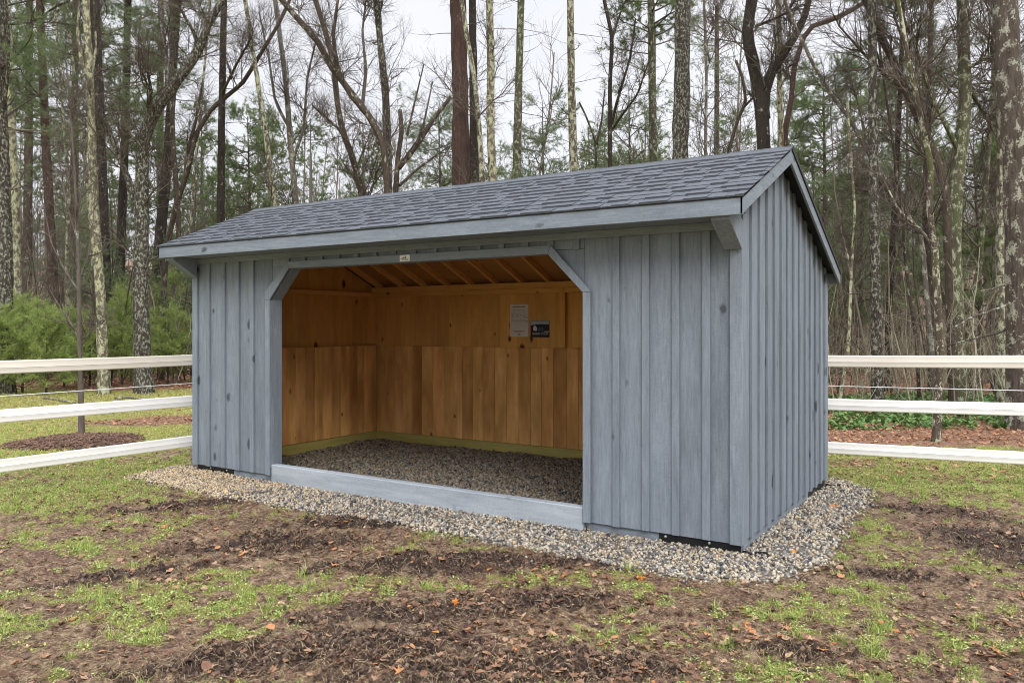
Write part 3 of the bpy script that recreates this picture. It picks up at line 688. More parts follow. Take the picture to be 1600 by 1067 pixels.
# side walls
def sidewall(xf, s, name='siding'):
    b = MB(); ys = [.235+.2125*k for k in range(13)]; e = [.02]+[q+.025 for q in ys]+[2.895]
    for a0, a1 in zip(e[:-1], e[1:]):
        x0, x1 = (xf-.02, xf) if s > 0 else (xf, xf+.02)
        if a0 < RY < a1: b.box(x0, x1, a0+.0015, RY, .0, roofz(a0)-.035, RZ-.035, 'y'); b.box(x0, x1, RY+.0002, a1-.0015, .0, RZ-.035, roofz(a1)-.035, 'y')
        else: b.box(x0, x1, a0+.0015, a1-.0015, random.uniform(-.004, .004), roofz(a0)-.035, roofz(a1)-.035, 'y')
    for q in ys:
        x0, x1 = (xf+.0002, xf+.0195) if s > 0 else (xf-.0195, xf-.0002)
        b.box(x0, x1, q, q+.052, random.uniform(-.005, .005), roofz(q)-.035, roofz(q+.052)-.035, 'y')
    return b.build(name, M['greyZ'], shed, .0025)
sidewall(6.086, 1); sidewall(.019, -1)
b = MB(); e = [.02+.2345*i for i in range(26)]+[6.086]
for a0, a1 in zip(e[:-1], e[1:]): b.box(a0+.0015, a1-.0015, 2.862, 2.882, 0, roofz(2.87)-.04)
for q in e[1:-1]: b.box(q-.027, q+.027, 2.8822, 2.90, 0, roofz(2.87)-.05)
b.build('siding', M['greyZ'], shed, .0025)
# skirt and skids
b = MB(); b.box(.03, 1.279, .04, .12, -.10, -.002); b.build('skid_beam', M['greyX'], shed, .003)
b = MB(); b.box(4.87, 6.07, .04, .12, -.10, -.002); b.build('skid_beam', M['greyX'], shed, .003)
b = MB(); b.box(6.0, 6.078, .125, 2.85, -.10, -.002); b.build('skid_beam', M['greyY'], shed, .003)
b = MB(); b.box(1.284, 4.861, -.004, .085, -.10, .113, .113); b.build('sill_board', M['sill'], shed, .006)
for x0, x1, bl in ((.052, .648, (.28, .55)), (5.477, 6.085, (5.53, 5.86))):
    b = MB(); b.box(x0, x1, .028, .039, -.095, .0); pl = b.build('steel_plate', M['black'], shed, .001)
    for q in bl:
        b = MB(); b.cyl((q, .028, -.022), .009, -.008, 'y', 10, .4); b.build('bolt', M['bolt'], pl)
b = MB(); b.box(6.079, 6.084, 2.15, 2.85, -.095, .0); b.build('steel_plate', M['black'], shed, .001)
# tow loops at the right hand corners
for cx_, cy_ in ((6.13, .035), (6.13, 2.82)):
    t = np.linspace(0, 2*np.pi, 21); P = np.stack([cx_+.055+.085*np.cos(t), cy_+.035*np.sin(t), -.052+.012*np.sin(t*2)], 1)[None]
    V, Fq = tube(P, np.full((1, 21), .007), 8); mesh_np('tow_loop', V, [Fq], M['rubber'], shed, True)
# eaves
b = MB(); b.box(-OV, L+OV-.002, EY, EY+.02, EZ-.131, EZ-.010); b.build('fascia', M['greyX'], shed, .003)
b = MB(); b.box(0.001, L-.001, EY+.021, -.003, EZ-.124, EZ-.112); b.build('soffit', M['greyX'], shed)
for xs in (L-.02, .0):
    b = MB(); b.prism([(EY+.021, 2.2745), (-.03, 2.2745), (-.03, roofz(-.03)-.034), (EY+.021, roofz(EY+.021)-.034)], xs, xs+.0195, 'x'); b.build('eave_return', M['greyY'], shed)
b = MB(); b.box(.0, L, -.025, -.0065, 2.205, 2.261); b.build('frieze_board', M['greyX'], shed, .002)
for x0 in (5.985, -.013):
    b = MB(); b.prism([(EY+.03, 2.2615), (-.0265, 2.2615), (-.0265, 2.06), (-.038, 2.06), (EY+.03, 2.235)], x0, x0+.128, 'x'); b.build('eave_bracket', M['greyZ'], shed, .003)
# rake boards
for xs in (L+OV-.02, -OV):
    b = MB(); b.prism([(EY, EZ-.012), (RY, RZ-.012), (RY, RZ-.128), (EY, EZ-.128)], xs, xs+.02, 'x'); b.build('rake_board', M['greyY'], shed, .003)
    b = MB(); b.prism([(RY+.001, RZ-.012), (BY, BZ-.012), (BY, BZ-.128), (RY+.001, RZ-.128)], xs, xs+.02, 'x'); b.build('rake_board', M['greyY'], shed, .003)
b = MB(); b.box(-OV, L+OV, BY+.001, BY+.02, BZ-.131, BZ-.012); b.build('fascia', M['greyX'], shed, .003)
# roof deck
for ya, za, yb, zb, nm in ((EY+.001, EZ, RY, RZ, 'roof_deck'), (RY, RZ, BY, BZ, 'roof_deck')):
    b = MB(); b.prism([(ya, za-.0115), (yb, zb-.0115), (yb, zb-.030), (ya, za-.030)], .06, L-.06, 'x'); b.build(nm, M['deck'], shed)
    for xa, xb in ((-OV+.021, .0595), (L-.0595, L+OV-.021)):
        b = MB(); b.prism([(ya, za-.0115), (yb, zb-.0115), (yb, zb-.030), (ya, za-.030)], xa, xb, 'x'); b.build('rake_soffit', M['black'], shed)  # black puts the shade under the rake overhang into the soffit's colour
# shingles
def shingles(y0, z0, y1, z1, name):
    b = MB(); bd = MB(); rs = random.Random(12 if y0 < 0 else 13)
    dy, dz = y1-y0, z1-z0; Ls = math.hypot(dy, dz); uy, uz = dy/Ls, dz/Ls; ny_, nz_ = -uz, uy
    if nz_ < 0: ny_, nz_ = -ny_, -nz_
    nrow = 11; ex = Ls/nrow
    for r_ in range(nrow):
        s0 = r_*ex-(.012 if r_ == 0 else 0); s1 = s0+ex*1.12
        for layer in (0, 1):
            x = -OV-.010
            while x < L+OV+.010:
                w = rs.uniform(.09, .26) if layer else rs.uniform(.85, 1.0); x1 = min(x+w, L+OV+.010)
                if layer == 0 or rs.random() < .97:
                    t0 = (.0055 if layer == 0 else .0095)+rs.uniform(0, .0015); so_ = rs.uniform(-.003, .003)+(0 if layer else .004)
                    a = s0+so_; lo = .0005
                    q = [(y0+uy*a+ny_*lo, z0+uz*a+nz_*lo-.009), (y0+uy*a+ny_*t0, z0+uz*a+nz_*t0-.006+.004*(layer)), (y0+uy*s1+ny_*.001, z0+uz*s1+nz_*.001-.009+.004), (y0+uy*s1-ny_*.004, z0+uz*s1-nz_*.004-.009)]
                    q = [(q[0][0], q[0][1]), (q[1][0], q[1][1]), (q[2][0], q[2][1]), (q[3][0], q[3][1])]
                    b.prism(q, x+.0012, x1-.0012, 'x')
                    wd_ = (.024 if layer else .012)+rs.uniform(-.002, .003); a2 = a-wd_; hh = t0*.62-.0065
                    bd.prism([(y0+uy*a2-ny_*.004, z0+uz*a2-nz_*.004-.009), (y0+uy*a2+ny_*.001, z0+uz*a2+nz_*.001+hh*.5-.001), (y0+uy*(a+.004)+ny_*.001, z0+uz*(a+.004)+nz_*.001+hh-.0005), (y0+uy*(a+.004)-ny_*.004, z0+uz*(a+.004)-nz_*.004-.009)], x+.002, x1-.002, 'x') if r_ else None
                x = x1+(rs.uniform(.03, .20) if layer and rs.random() < .8 else 0)
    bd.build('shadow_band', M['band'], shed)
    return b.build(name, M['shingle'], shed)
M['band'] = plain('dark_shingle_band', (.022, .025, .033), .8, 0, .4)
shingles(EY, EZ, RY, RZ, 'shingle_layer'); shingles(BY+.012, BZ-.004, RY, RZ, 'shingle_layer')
b = MB(); x = -OV-.012; rs = random.Random(3)
while x < L+OV:
    w = .145; b.prism([(RY-.125, RZ-.125*sf+.006), (RY, RZ+.012+.002*rs.random()), (RY+.125, RZ-.125*sb+.006), (RY+.125, RZ-.125*sb+.0), (RY, RZ+.003), (RY-.125, RZ-.125*sf)], x, min(x+w, L+OV+.012), 'x'); x += w+.001
b.build('ridge_cap', M['shingle'], shed)
for pts in ([(EY-.006, EZ-.010), (RY, RZ-.006), (RY, RZ-.018), (EY-.006, EZ-.022)], [(RY, RZ+.002), (BY+.014, BZ-.0), (BY+.014, BZ-.036), (RY, RZ-.032)]):
    for xs in (L+OV+.0005, -OV-.0035):
        b = MB(); b.prism(pts, xs, xs+(.010 if xs > 0 and pts[0][0] == RY else .003), 'x'); b.build('drip_edge', M['black'], shed)
b = MB(); b.box(-OV-.003, L+OV+.003, EY-.0045, EY-.0005, EZ-.020, EZ-.006); b.build('drip_edge', M['black'], shed)
# interior framing
def rafter(x):
    b = MB(); h = .075
    b.prism([(EY+.06, roofz(EY+.06)-.031), (RY, RZ-.031), (RY, RZ-.031-h), (EY+.06, roofz(EY+.06)-.031-h)], x, x+.038, 'x')
    b.prism([(RY+.0005, RZ-.031), (2.855, roofz(2.855)-.031), (2.855, roofz(2.855)-.031-h), (RY+.0005, RZ-.031-h)], x, x+.038, 'x')
    return b.build('rafter', M['pineY'], shed, .002)
for i in range(15): rafter(.22+.385*i+(.02 if i else 0))
b = MB(); b.box(.125, 5.98, 2.74, 2.8605, 1.985, 2.055); b.build('top_plate', M['pineX'], shed, .002)
b = MB(); b.box(.125, 5.98, 2.79, 2.8605, 1.925, 1.984); b.build('wall_girt', M['pineX'], shed, .002)
b = MB(); b.box(.125, 5.98, .145, .23, 2.14, 2.24); b.build('top_plate', M['pineX'], shed, .002)
b = MB(); b.box(3.085, 3.165, 2.785, 2.861, 1.27, 1.984); b.build('wall_post', M['pine'], shed, .002)
b = MB(); b.box(3.255, 3.44, 2.80, 2.861, 1.27, 1.92); b.build('wall_board', M['pine'], shed, .002)
b = MB(); e = [.04+.27*i for i in range(23)]
for a0, a1 in zip(e[:-1], e[1:]): b.box(a0+.0007, a1-.0007, 2.845, 2.8605, .06, 2.0)
b.build('back_wall_boards', M['pine'], shed, .001)
for xs, s in ((.0395, 1), (6.0655, -1)):
    b = MB(); e = [.06+.265*i for i in range(11)]+[2.8445]
    for a0, a1 in zip(e[:-1], e[1:]):
        a1 = min(a1, 2.8445); x0, x1 = (xs, xs+.014) if s > 0 else (xs-.014, xs)
        b.box(x0, x1, a0+.0007, a1-.0007, .06, roofz(a0)-.04 if a1 < RY or a0 > RY else 2.80, roofz(a1)-.04 if a1 < RY or a0 > RY else 2.80, 'y')
    b.build('side_wall_boards', M['pine'], shed, .001)
    x0, x1 = (xs+.015, xs+.085) if s > 0 else (xs-.085, xs-.015)
    b = MB(); b.box(x0, x1, .145, 2.739, 1.93, 1.985); b.build('wall_girt', M['pineY'], shed, .002)
    b = MB(); b.box(x0, x1, 2.74, 2.84, 1.28, 1.984); b.build('wall_post', M['pine'], shed, .002)
    # kick boards on the side
    b = MB(); y = .15; rs = random.Random(21+s)
    while y < 2.80:
        w = rs.uniform(.125, .165); y1 = min(y+w, 2.815); a, c = (xs+.086, xs+.122) if s > 0 else (xs-.122, xs-.086)
        b.box(a, c, y+.0015, y1-.0015, .066, 1.2565+rs.uniform(-.003, .003)); y = y1
    b.build('kick_boards', M['oak'], shed, .003)
    b = MB(); a, c = (xs+.04, xs+.112) if s > 0 else (xs-.112, xs-.04); b.box(a, c, .15, 2.8215, -.10, .063); b.build('base_timber', M['treatedY'], shed, .003)
b = MB(); x = .165; rs = random.Random(31)
while x < 5.93:
    w = rs.uniform(.14, .185); x1 = min(x+w, 5.94); b.box(x+.0015, x1-.0015, 2.816+rs.uniform(0, .004), 2.8445, .066, 1.2565+rs.uniform(-.003, .003)); x = x1
b.build('kick_boards', M['oak'], shed, .003)
b = MB(); b.box(.056, 6.048, 2.822, 2.8445, -.10, .063); b.build('base_timber', M['treatedX'], shed, .003)
# name plate on the header: emblem above two lines
b = MB(); b.box(3.02, 3.135, -.0305, -.0255, 2.107, 2.163); npl = b.build('name_plate', M['plate'], shed, .001)
b = MB(); b.cyl((3.088, -.0308, 2.146), .0075, -.0012, 'y', 12); b.cyl((3.064, -.0308, 2.141), .0045, -.0012, 'y', 10)
b.box(3.052, 3.098, -.032, -.0308, 2.1335, 2.1385); b.build('emblem', M['ink'], npl)
b = MB()
for x0, x1, z in ((3.033, 3.072, 2.127), (3.079, 3.122, 2.127), (3.045, 3.072, 2.116), (3.078, 3.113, 2.116)):
    q = x0
    while q < x1: b.box(q, q+.0035, -.032, -.0308, z, z+.005); q += .005
b.build('lettering', M['ink'], npl)
def text(body, size, x, y, z, mat, parent, name='lettering'):
    c = bpy.data.curves.new(name, 'FONT'); c.body = body; c.size = size; c.align_x = 'CENTER'; c.extrude = .0003; c.materials.append(mat)
    o = link(bpy.data.objects.new(name, c), parent); o.rotation_euler = (R(90), 0, 0)
    o.location = Vector((x, y, z))-rootloc(parent); bpy.context.view_layer.update()
    me = bpy.data.meshes.new_from_object(o.evaluated_get(bpy.context.evaluated_depsgraph_get())); q = link(bpy.data.objects.new(name, me), parent)
    q.rotation_euler = o.rotation_euler; q.location = o.location; bpy.data.objects.remove(o); return q
# notices stapled to the back wall
no = empty('paper_notice', (2.489, 2.842, 1.392), 'white printed sheet pinned to the pine back wall, left of the dark card', 'notice')
b = MB(); b.box(2.355, 2.623, 2.8405, 2.8425, 1.392, 1.792); b.build('sheet', M['paper'], no)
b = MB()
for (x0, x1, z, h) in [(2.40, 2.58, 1.755, .014), (2.40, 2.57, 1.714, .008)]:
    q = x0; rs = random.Random(int(z*1000))
    while q < x1: w = rs.uniform(.006, .016); b.box(q, min(q+w, x1), 2.8395, 2.8404, z, z+h); q += w+.004
for z in [1.69, 1.676, 1.662, 1.648, 1.634, 1.618, 1.60, 1.585, 1.57]:
    q = 2.375; rs = random.Random(int(z*1000))
    while q < 2.60: w = rs.uniform(.008, .03); (b.box(q, q+w, 2.8395, 2.8404, z, z+.004) if rs.random() < .75 else None); q += w+.006
b.build('printed_lines', M['ink'], no)
b = MB(); b.box(2.40, 2.57, 2.8395, 2.8404, 1.462, 1.468); b.box(2.43, 2.55, 2.8395, 2.8404, 1.446, 1.451); b.build('printed_lines', M['redink'], no)
b = MB(); b.prism([(2.46, 1.415), (2.49, 1.432), (2.52, 1.415)], 2.8395, 2.8404); b.build('emblem', M['ink'], no)
po = empty('photo_card', (2.788, 2.842, 1.388), 'small dark card with a picture of a white barn, pinned right of the white sheet', 'card')
b = MB(); b.box(2.654, 2.922, 2.8405, 2.8425, 1.388, 1.59); b.build('sheet', M['card'], po)
b = MB(); b.prism([(2.658, 1.535), (2.70, 1.540), (2.79, 1.548), (2.918, 1.545), (2.918, 1.587), (2.658, 1.587)], 2.8395, 2.8404); b.build('printed_sky', M['cardsky'], po)
b = MB(); b.prism([(2.695, 1.470), (2.745, 1.465), (2.745, 1.505), (2.715, 1.535), (2.695, 1.510)], 2.8390, 2.8396); b.box(2.85, 2.918, 2.8392, 2.8400, 1.452, 1.462); b.build('printed_barn', M['cardwhite'], po)
b = MB(); b.prism([(2.746, 1.465), (2.83, 1.46), (2.85, 1.49), (2.82, 1.515), (2.746, 1.507)], 2.8392, 2.8400); b.build('printed_roof', M['cardblue'], po)
text('BARNS TOUR', .036, 2.792, 2.8392, 1.418, M['cardwhite'], po)

# ================================================================== FENCES
def rail(p0, p1, w, mat, parent, seed, name='rail', n=26):
    rs = np.random.default_rng(seed); t = np.linspace(0, 1, n); p0 = np.array(p0); p1 = np.array(p1)
    C = p0+(p1-p0)*t[:, None]; C[:, 2] += np.interp(t, np.linspace(0, 1, 7), rs.normal(0, .004, 7)) - .01*np.sin(np.pi*t)
    d = nrm((p1-p0)[None])[0]; nrmv = np.array([-d[1], d[0], 0]); h = w/2
    prof = [(0, h), (.0045, h-.004), (.0038, h-.016), (.0038, -.006), (.0045, -.0075), (-.0003, -.0085), (-.0003, -.0125), (.0045, -.0135), (.0038, -.015), (.0038, -h+.016), (.0045, -h+.004), (0, -h)]
    prof = prof+[(-a, b) for a, b in prof[-2:0:-1]]; m = len(prof)
    V = np.concatenate([C[i]+np.array([nrmv*a+np.array([0, 0, b]) for a, b in prof]) for i in range(n)])
    F = np.array([(i*m+j, i*m+(j+1) % m, (i+1)*m+(j+1) % m, (i+1)*m+j) for i in range(n-1) for j in range(m)])
    return mesh_np(name, V, [F], mat, parent)
def fence(loc, label, A, B, zs, posts):
    fe = empty('horse_fence', loc, label, 'fence')
    for i, (za, zb) in enumerate(zs): rail((A[0], A[1], za), (B[0], B[1], zb), .125, M['toprail' if i == 0 else 'rail'], fe, i+int(abs(loc[0])*10))
    return fe
def fpost(x, y, fe):
    b = MB(); z0 = float(gh(np.array([x]), np.array([y]))[0])-.1; b.box(x-.055, x+.055, y-.055, y+.055, z0, 1.36)
    b.poly([(x-.055, y-.055, 1.36), (x+.055, y-.055, 1.36), (x+.055, y+.055, 1.36), (x-.055, y+.055, 1.36), (x, y, 1.40)], [(0, 1, 4), (1, 2, 4), (2, 3, 4), (3, 0, 4)])
    b.build('post', M['rail'], fe, .004)
fl = fence((-.35, 1.0, -.07), 'three rail white fence running away from the camera left of the shed', (-.35, -4.6), (-.35, 3.54), [(1.148, 1.14), (.695, .655), (.245, .175)], 0)
fpost(-.43, -4.4, fl); fpost(-.43, 3.4, fl)
fr = fence((6, 3.6, -.07), 'three rail white fence crossing behind the shed at right', (-.28, 3.6), (9.9, 3.6), [(1.07, 1.215), (.57, .77), (.08, .31)], 0)
fpost(9.8, 3.68, fr)
def wire(P, parent):
    P = np.array(P)[None]; V, F = tube(P, np.full(P.shape[:2], .0042), 6); mesh_np('wire', V, [F], M['wire'], parent, True)
wire([(-.34, y, .8795-.0015*(y+4.6)*.4-.012*math.sin(math.pi*(y+4.6)/8.1)) for y in np.linspace(-4.6, 3.54, 20)], fl)
wire([(x, 3.59, .79+.0135*(x+.28)-.01*math.sin(math.pi*(x+.28)/10.2)+.012) for x in np.linspace(-.28, 9.9, 20)], fr)

# ================================================================== THE WOODS
def px_path(pts, F, K, drift=0.0, seed=0):
    """image sight lines met at distance F, wandering a little in depth, as a smooth 3D path"""
    q = resample(pts, K); t = np.linspace(0, 1, K)
    return np.array([at(a, b, F*(1+drift*u)) for (a, b), u in zip(q, t)])
def base_z(F, px):
    c = at(px, y0_, F); return float(gh0(np.array([c[0]]), np.array([c[1]]))[0])
def trunk_path(pts, F, K, extra, lean=True):
    """bottom -> top; carried down to the ground and on above the picture"""
    P = [at(a, b, F) for a, b in pts]
    zb = base_z(F, pts[0][0])
    if P[0][2] > zb+.05:
        d = P[0]-P[1]; h = P[0][2]-zb; sx = np.clip(d[:2]/max(1e-3, -d[2]), -.12, .12)
        P = [np.array([P[0][0]+sx[0]*h, P[0][1]+sx[1]*h, zb-.15])]+P
    else: P[0][2] = min(P[0][2], zb-.12)
    if extra:
        d = P[-1]-P[-2]; d = d/np.linalg.norm(d); P.append(P[-1]+d*extra*.5); P.append(P[-1]+(d+np.array([0, 0, .3]))*extra*.5)
    return resample(P, K)
def trunk_geo(g, P, r0, r1, sides, rng, flare=.35, rough=.035):
    K = len(P); h = np.linspace(0, 1, K); Hh = np.linalg.norm(P-P[0], axis=1)
    r = r0+(r1-r0)*h; r = r*(1+flare*np.exp(-Hh/.35))*(1+.03*rng.standard_normal(K))
    V, F = tube(P[None], r[None], sides, rough, rng); g.add(V, F); return r
CNT = {}
def make_tree(name, bark, F, w, pts, label, cat='tree', group=None, limbs=(), top=4., decid=None, pine=None, seed=1, taper=.55, sides=12, dead=0, twigmat='twig', K=40, fan=1.0, flare=.35):
    rng = np.random.default_rng(seed*101+int(pts[0][0]))
    if pine and top <= 1.5: taper = .12
    P = trunk_path(pts, F, K, top); r0 = w*F/f_/2
    root = empty(name, tuple(P[0]+np.array([0, 0, .12])), label, cat, group)
    g = Geo(); r = trunk_geo(g, P, r0*1.1, r0*taper, sides, rng, flare)
    parents = []
    for (lw, lp) in limbs:
        LP = px_path(lp, F, 16, rng.uniform(-.06, .06)); lr = np.linspace(lw*F/f_/2, lw*F/f_/2*.45, 16)
        V, q = tube(LP[None], (lr*(1+.06*rng.standard_normal(16)))[None], 9, .04, rng); g.add(V, q); parents.append((LP, lr))
    g.build('trunk', BK[bark], root)
    c = Geo(); fol = None
    if decid:
        n1, L1, t0, r1m = decid[:4]; dens = decid[4] if len(decid) > 4 else 1.0
        l1P, l1R = grow(P[None], r[None], n1, t0, .98, L1, R(50), 8, r1m, .12, .16, rng)
        for LP, lr in parents:
            idx = np.linspace(0, 15, 8).round().astype(int); l1P = np.concatenate([l1P, LP[idx][None]]); l1R = np.concatenate([l1R, np.minimum(lr[idx], .05)[None]])
            if L1 > 0:
                a, b_ = grow(LP[None], lr[None], 5, .25, 1, L1*.6, R(45), 8, r1m*.8, .12, .16, rng); l1P = np.concatenate([l1P, a]); l1R = np.concatenate([l1R, b_])
        V, q = tube(l1P[:len(l1P)], l1R, 5); c.add(V, q)
        l2P, l2R = grow(l1P, l1R, max(3, int(10*dens)), .12, 1, L1*.48*fan, R(47), 6, .016, .08, .22, rng); V, q = tube(l2P, l2R, 4); c.add(V, q)
        l3P, l3R = grow(l2P, l2R, max(2, int(8*dens)), .08, 1, L1*.25*fan, R(44), 4, .009, .06, .25, rng); V, q = tube(l3P, l3R, 3); c.add(V, q)
    if dead:
        dP, dR = grow(P[None], r[None], dead, .12, .95, 1.5, R(85), 6, .014, .0, .14, rng, shrink=.2); V, q = tube(dP, dR, 4); c.add(V, q)
        eP, eR = grow(dP, dR, 6, .25, 1, .5, R(45), 4, .006, .0, .2, rng); V, q = tube(eP, eR, 3); c.add(V, q)
    if c.n: c.build('branches', M[twigmat], root, False)
    if pine:
        n1, L1, t0, nt_, mat = pine[:5]; t1 = pine[5] if len(pine) > 5 else .99; ln_ = pine[6] if len(pine) > 6 else .12
        bP, bR = grow(P[None], r[None], n1, t0, t1, L1, R(78), 7, .03, -.01, .1, rng, shrink=.45)
        b2, r2 = grow(bP, bR, 9, .25, 1, L1*.32, R(48), 5, .01, .05, .15, rng, flat=.6)
        b3, r3 = grow(b2, r2, 3, .2, 1, L1*.14, R(45), 4, .005, .08, .15, rng, flat=.4)
        c2 = Geo(); V, q = tube(bP, bR, 5); c2.add(V, q); V, q = tube(b2, r2, 3); c2.add(V, q); V, q = tube(b3, r3, 3); c2.add(V, q); c2.build('boughs', M['twig'], root, False)
        g3 = Geo(); V, q = needles(b2, nt_, ln_, .0075, rng, 8); g3.add(V, q); V, q = needles(b3, max(2, nt_//2), ln_, .0075, rng, 8); g3.add(V, q)
        g3.build('needles', M[mat], root, False)
    return root
D1 = (17, 2.7, .35, .035); D2 = (22, 2.4, .3, .022); D3 = (10, 1.6, .4, .014)
# ---- left of the shed
make_tree('pine_tree', 'spot', 19, 22, [(8, 560), (8, 400), (4, 250), (-2, 120), (6, 60), (2, 0)], 'thick lichen speckled trunk at the far left edge of the photo, behind the young pines', limbs=[(7, [(2, 190), (12, 120), (14, 60), (6, 10)]), (5, [(2, 36), (30, 38), (60, 30), (85, 12), (110, 0)])], pine=(34, 3.0, .45, 12, 'needle_dim'), decid=(7, 2., .3, .02, .6), seed=3, sides=16)
make_tree('leafless_tree', 'pale', 22, 13, [(30, 560), (27, 450), (24, 300), (18, 180), (14, 60)], 'pale lichen coated trunk just right of the leftmost trunk', decid=D3, seed=4)
make_tree('pine_tree', 'red', 27, 15, [(90, 560), (86, 500), (80, 380), (72, 230), (66, 100), (62, 0)], 'dark leaning pine between the left edge and the planted sapling', pine=(40, 3.4, .40, 12, 'needle_dim', .99, .15), dead=12, seed=5)
make_tree('leafless_tree', 'lichen', 24, 6, [(112, 600), (107, 500), (104, 420), (108, 300), (100, 200)], 'thin pale trunk left of the planted sapling', decid=D3, seed=6, sides=8)
make_tree('lichen_tree', 'pale', 19.0, 15, [(163, 612), (160, 540), (156, 440), (147, 330), (144, 220), (140, 120), (136, 40), (134, 0)], 'yellow lichen covered slender tree right behind the planted sapling, bent trunk',
          limbs=[(9, [(140, 130), (128, 95), (122, 60), (124, 0)]), (5, [(141, 150), (150, 70), (146, 0)])], decid=(8, 1.6, .4, .016), seed=7)
make_tree('pine_tree', 'dark', 25, 20, [(163, 575), (162, 400), (157, 250), (152, 120), (148, 0)], 'dark straight pine directly behind the yellow lichen covered tree', pine=(32, 3.4, .50, 12, 'needle_dim', .99, .14), dead=16, seed=8)
make_tree('forked_oak', 'spot', 19.2, 23, [(225, 611), (222, 540), (219, 450), (222, 350), (222, 270), (224, 220), (236, 185)], 'big dark forked tree left of the shed roof, its limb bending up to the right',
          limbs=[(19, [(228, 205), (248, 165), (270, 135), (298, 100), (315, 70), (325, 35), (350, 0), (362, -30)]), (7, [(232, 180), (236, 140), (230, 108)]), (8, [(262, 135), (260, 90), (252, 40), (250, 0)]), (12, [(216, 335), (200, 280), (182, 235), (165, 190), (158, 170)]),
                 (6, [(298, 100), (308, 60), (285, 20), (270, -20)])], top=0, decid=(9, 2.6, .45, .03), seed=9, sides=18, taper=.8)
make_tree('pine_tree', 'moss', 33, 13, [(252, 560), (252, 380), (250, 200), (252, 0)], 'straight greenish pine seen behind the fork of the big oak', pine=(38, 3.2, .34, 10, 'needle_dim', .99, .15), dead=14, seed=10)
make_tree('leafless_tree', 'brown', 23, 9, [(252, 560), (258, 400), (275, 320), (293, 270), (306, 210), (330, 170), (380, 130), (410, 80)], 'leaning tree between the big forked oak and the straight dark pine',
          limbs=[(7, [(290, 275), (292, 240), (306, 190), (316, 130)]), (5, [(345, 150), (370, 100), (392, 60)])], top=2, decid=(10, 2.2, .3, .02), seed=11)
make_tree('pine_tree', 'dark', 23, 13, [(345, 560), (345, 340), (346, 200), (348, 100), (350, 0)], 'straight black pine rising behind the left end of the roof', pine=(14, 2.6, .86, 9, 'needle_dim'), dead=30, seed=12)
make_tree('leafless_tree', 'lichen', 22, 9, [(440, 560), (430, 330), (415, 205), (400, 110), (383, 0)], 'pale tree leaning left just right of the straight black pine', decid=(14, 1.8, .3, .018), seed=13)
make_tree('leafless_tree', 'grey', 24, 10, [(470, 560), (462, 315), (455, 240), (447, 130), (430, 0)], 'grey twiggy tree between the pale leaning tree and the crooked oak',
          limbs=[(5, [(452, 200), (430, 160), (420, 90), (405, 20)]), (5, [(458, 250), (475, 200), (480, 120), (500, 40)])], decid=D2, seed=14)
make_tree('pine_tree', 'dark', 30, 17, [(243, 575), (243, 540), (246, 420), (254, 330), (262, 250), (268, 150)], 'broad dark trunk in shade behind the big forked oak', pine=(26, 3.5, .55, 10, 'needle_dim', .99, .15), seed=15, top=6)
make_tree('leafless_tree', 'lichen', 26, 5, [(288, 590), (292, 470), (296, 380), (305, 260), (318, 120)], 'thin pale tree seen just left of the shed wall', decid=D3, seed=16, sides=8)
make_tree('leafless_tree', 'lichen', 25, 7, [(145, 600), (146, 500), (146, 400), (136, 280), (120, 150)], 'thin spotted trunk touching the yellow lichen tree on its left', decid=D3, seed=17, sides=8)
make_tree('leafless_tree', 'brown', 28, 9, [(268, 590), (270, 480), (280, 360), (270, 220), (268, 90)], 'slim brown tree between the forked oak base and the shed wall', decid=D3, seed=18, sides=8)
make_tree('pine_tree', 'dark', 30, 14, [(185, 590), (186, 480), (190, 350), (196, 200), (200, 0)], 'dark pine between the yellow lichen tree and the forked oak', pine=(34, 3.0, .44, 10, 'needle_dim', .99, .15), dead=10, seed=19)
make_tree('pine_tree', 'brown', 36, 14, [(40, 560), (44, 300), (46, 0)], 'distant bushy pine behind the two leftmost trunks', pine=(50, 4.2, .34, 10, 'needle_dim', .99, .16), seed=20)
make_tree('pine_tree', 'brown', 38, 13, [(118, 560), (116, 300), (118, 0)], 'distant pine filling the upper left behind the planted sapling', pine=(50, 4.2, .40, 10, 'needle_dim', .99, .16), seed=21)
# ---- behind the roof
make_tree('crooked_oak', 'brown', 20, 12, [(607, 560), (606, 300), (600, 225), (585, 195), (565, 165), (545, 140), (520, 110), (497, 65), (470, 35), (440, 0)], 'crooked oak limb sweeping up to the left above the roof middle',
          limbs=[(9, [(575, 180), (548, 150), (530, 120), (520, 60), (528, 0)]), (6, [(566, 170), (572, 110), (566, 50), (572, 0)])], decid=(13, 2.4, .35, .025), seed=22)
make_tree('leafless_tree', 'spot', 21, 14, [(607, 560), (606, 300), (605, 210), (603, 150), (594, 64), (588, 0)], 'upright dark trunk left of the broken snag behind the roof', decid=(14, 2.2, .35, .022), seed=23)
make_tree('broken_snag', 'brown', 21, 13, [(619, 560), (618, 300), (622, 245), (628, 205), (625, 172)], 'broken snag with splintered stubs behind the roof, left of the thick red pine',
          limbs=[(11, [(622, 262), (640, 242), (662, 210), (682, 180), (704, 152)]), (4, [(636, 212), (648, 160), (662, 102)]), (4, [(650, 225), (662, 195), (676, 128)]), (5, [(624, 290), (655, 262), (700, 230)])], top=0, decid=(3, .9, .6, .01, .6), seed=24, taper=.5)
make_tree('leafless_tree', 'brown', 22, 12, [(575, 560), (566, 300), (552, 250), (535, 205), (527, 160), (520, 90), (505, 40)], 'brown tree leaning left under the crooked oak limb', limbs=[(6, [(550, 245), (533, 205), (505, 180), (488, 165)])], top=2, decid=D2, seed=25)
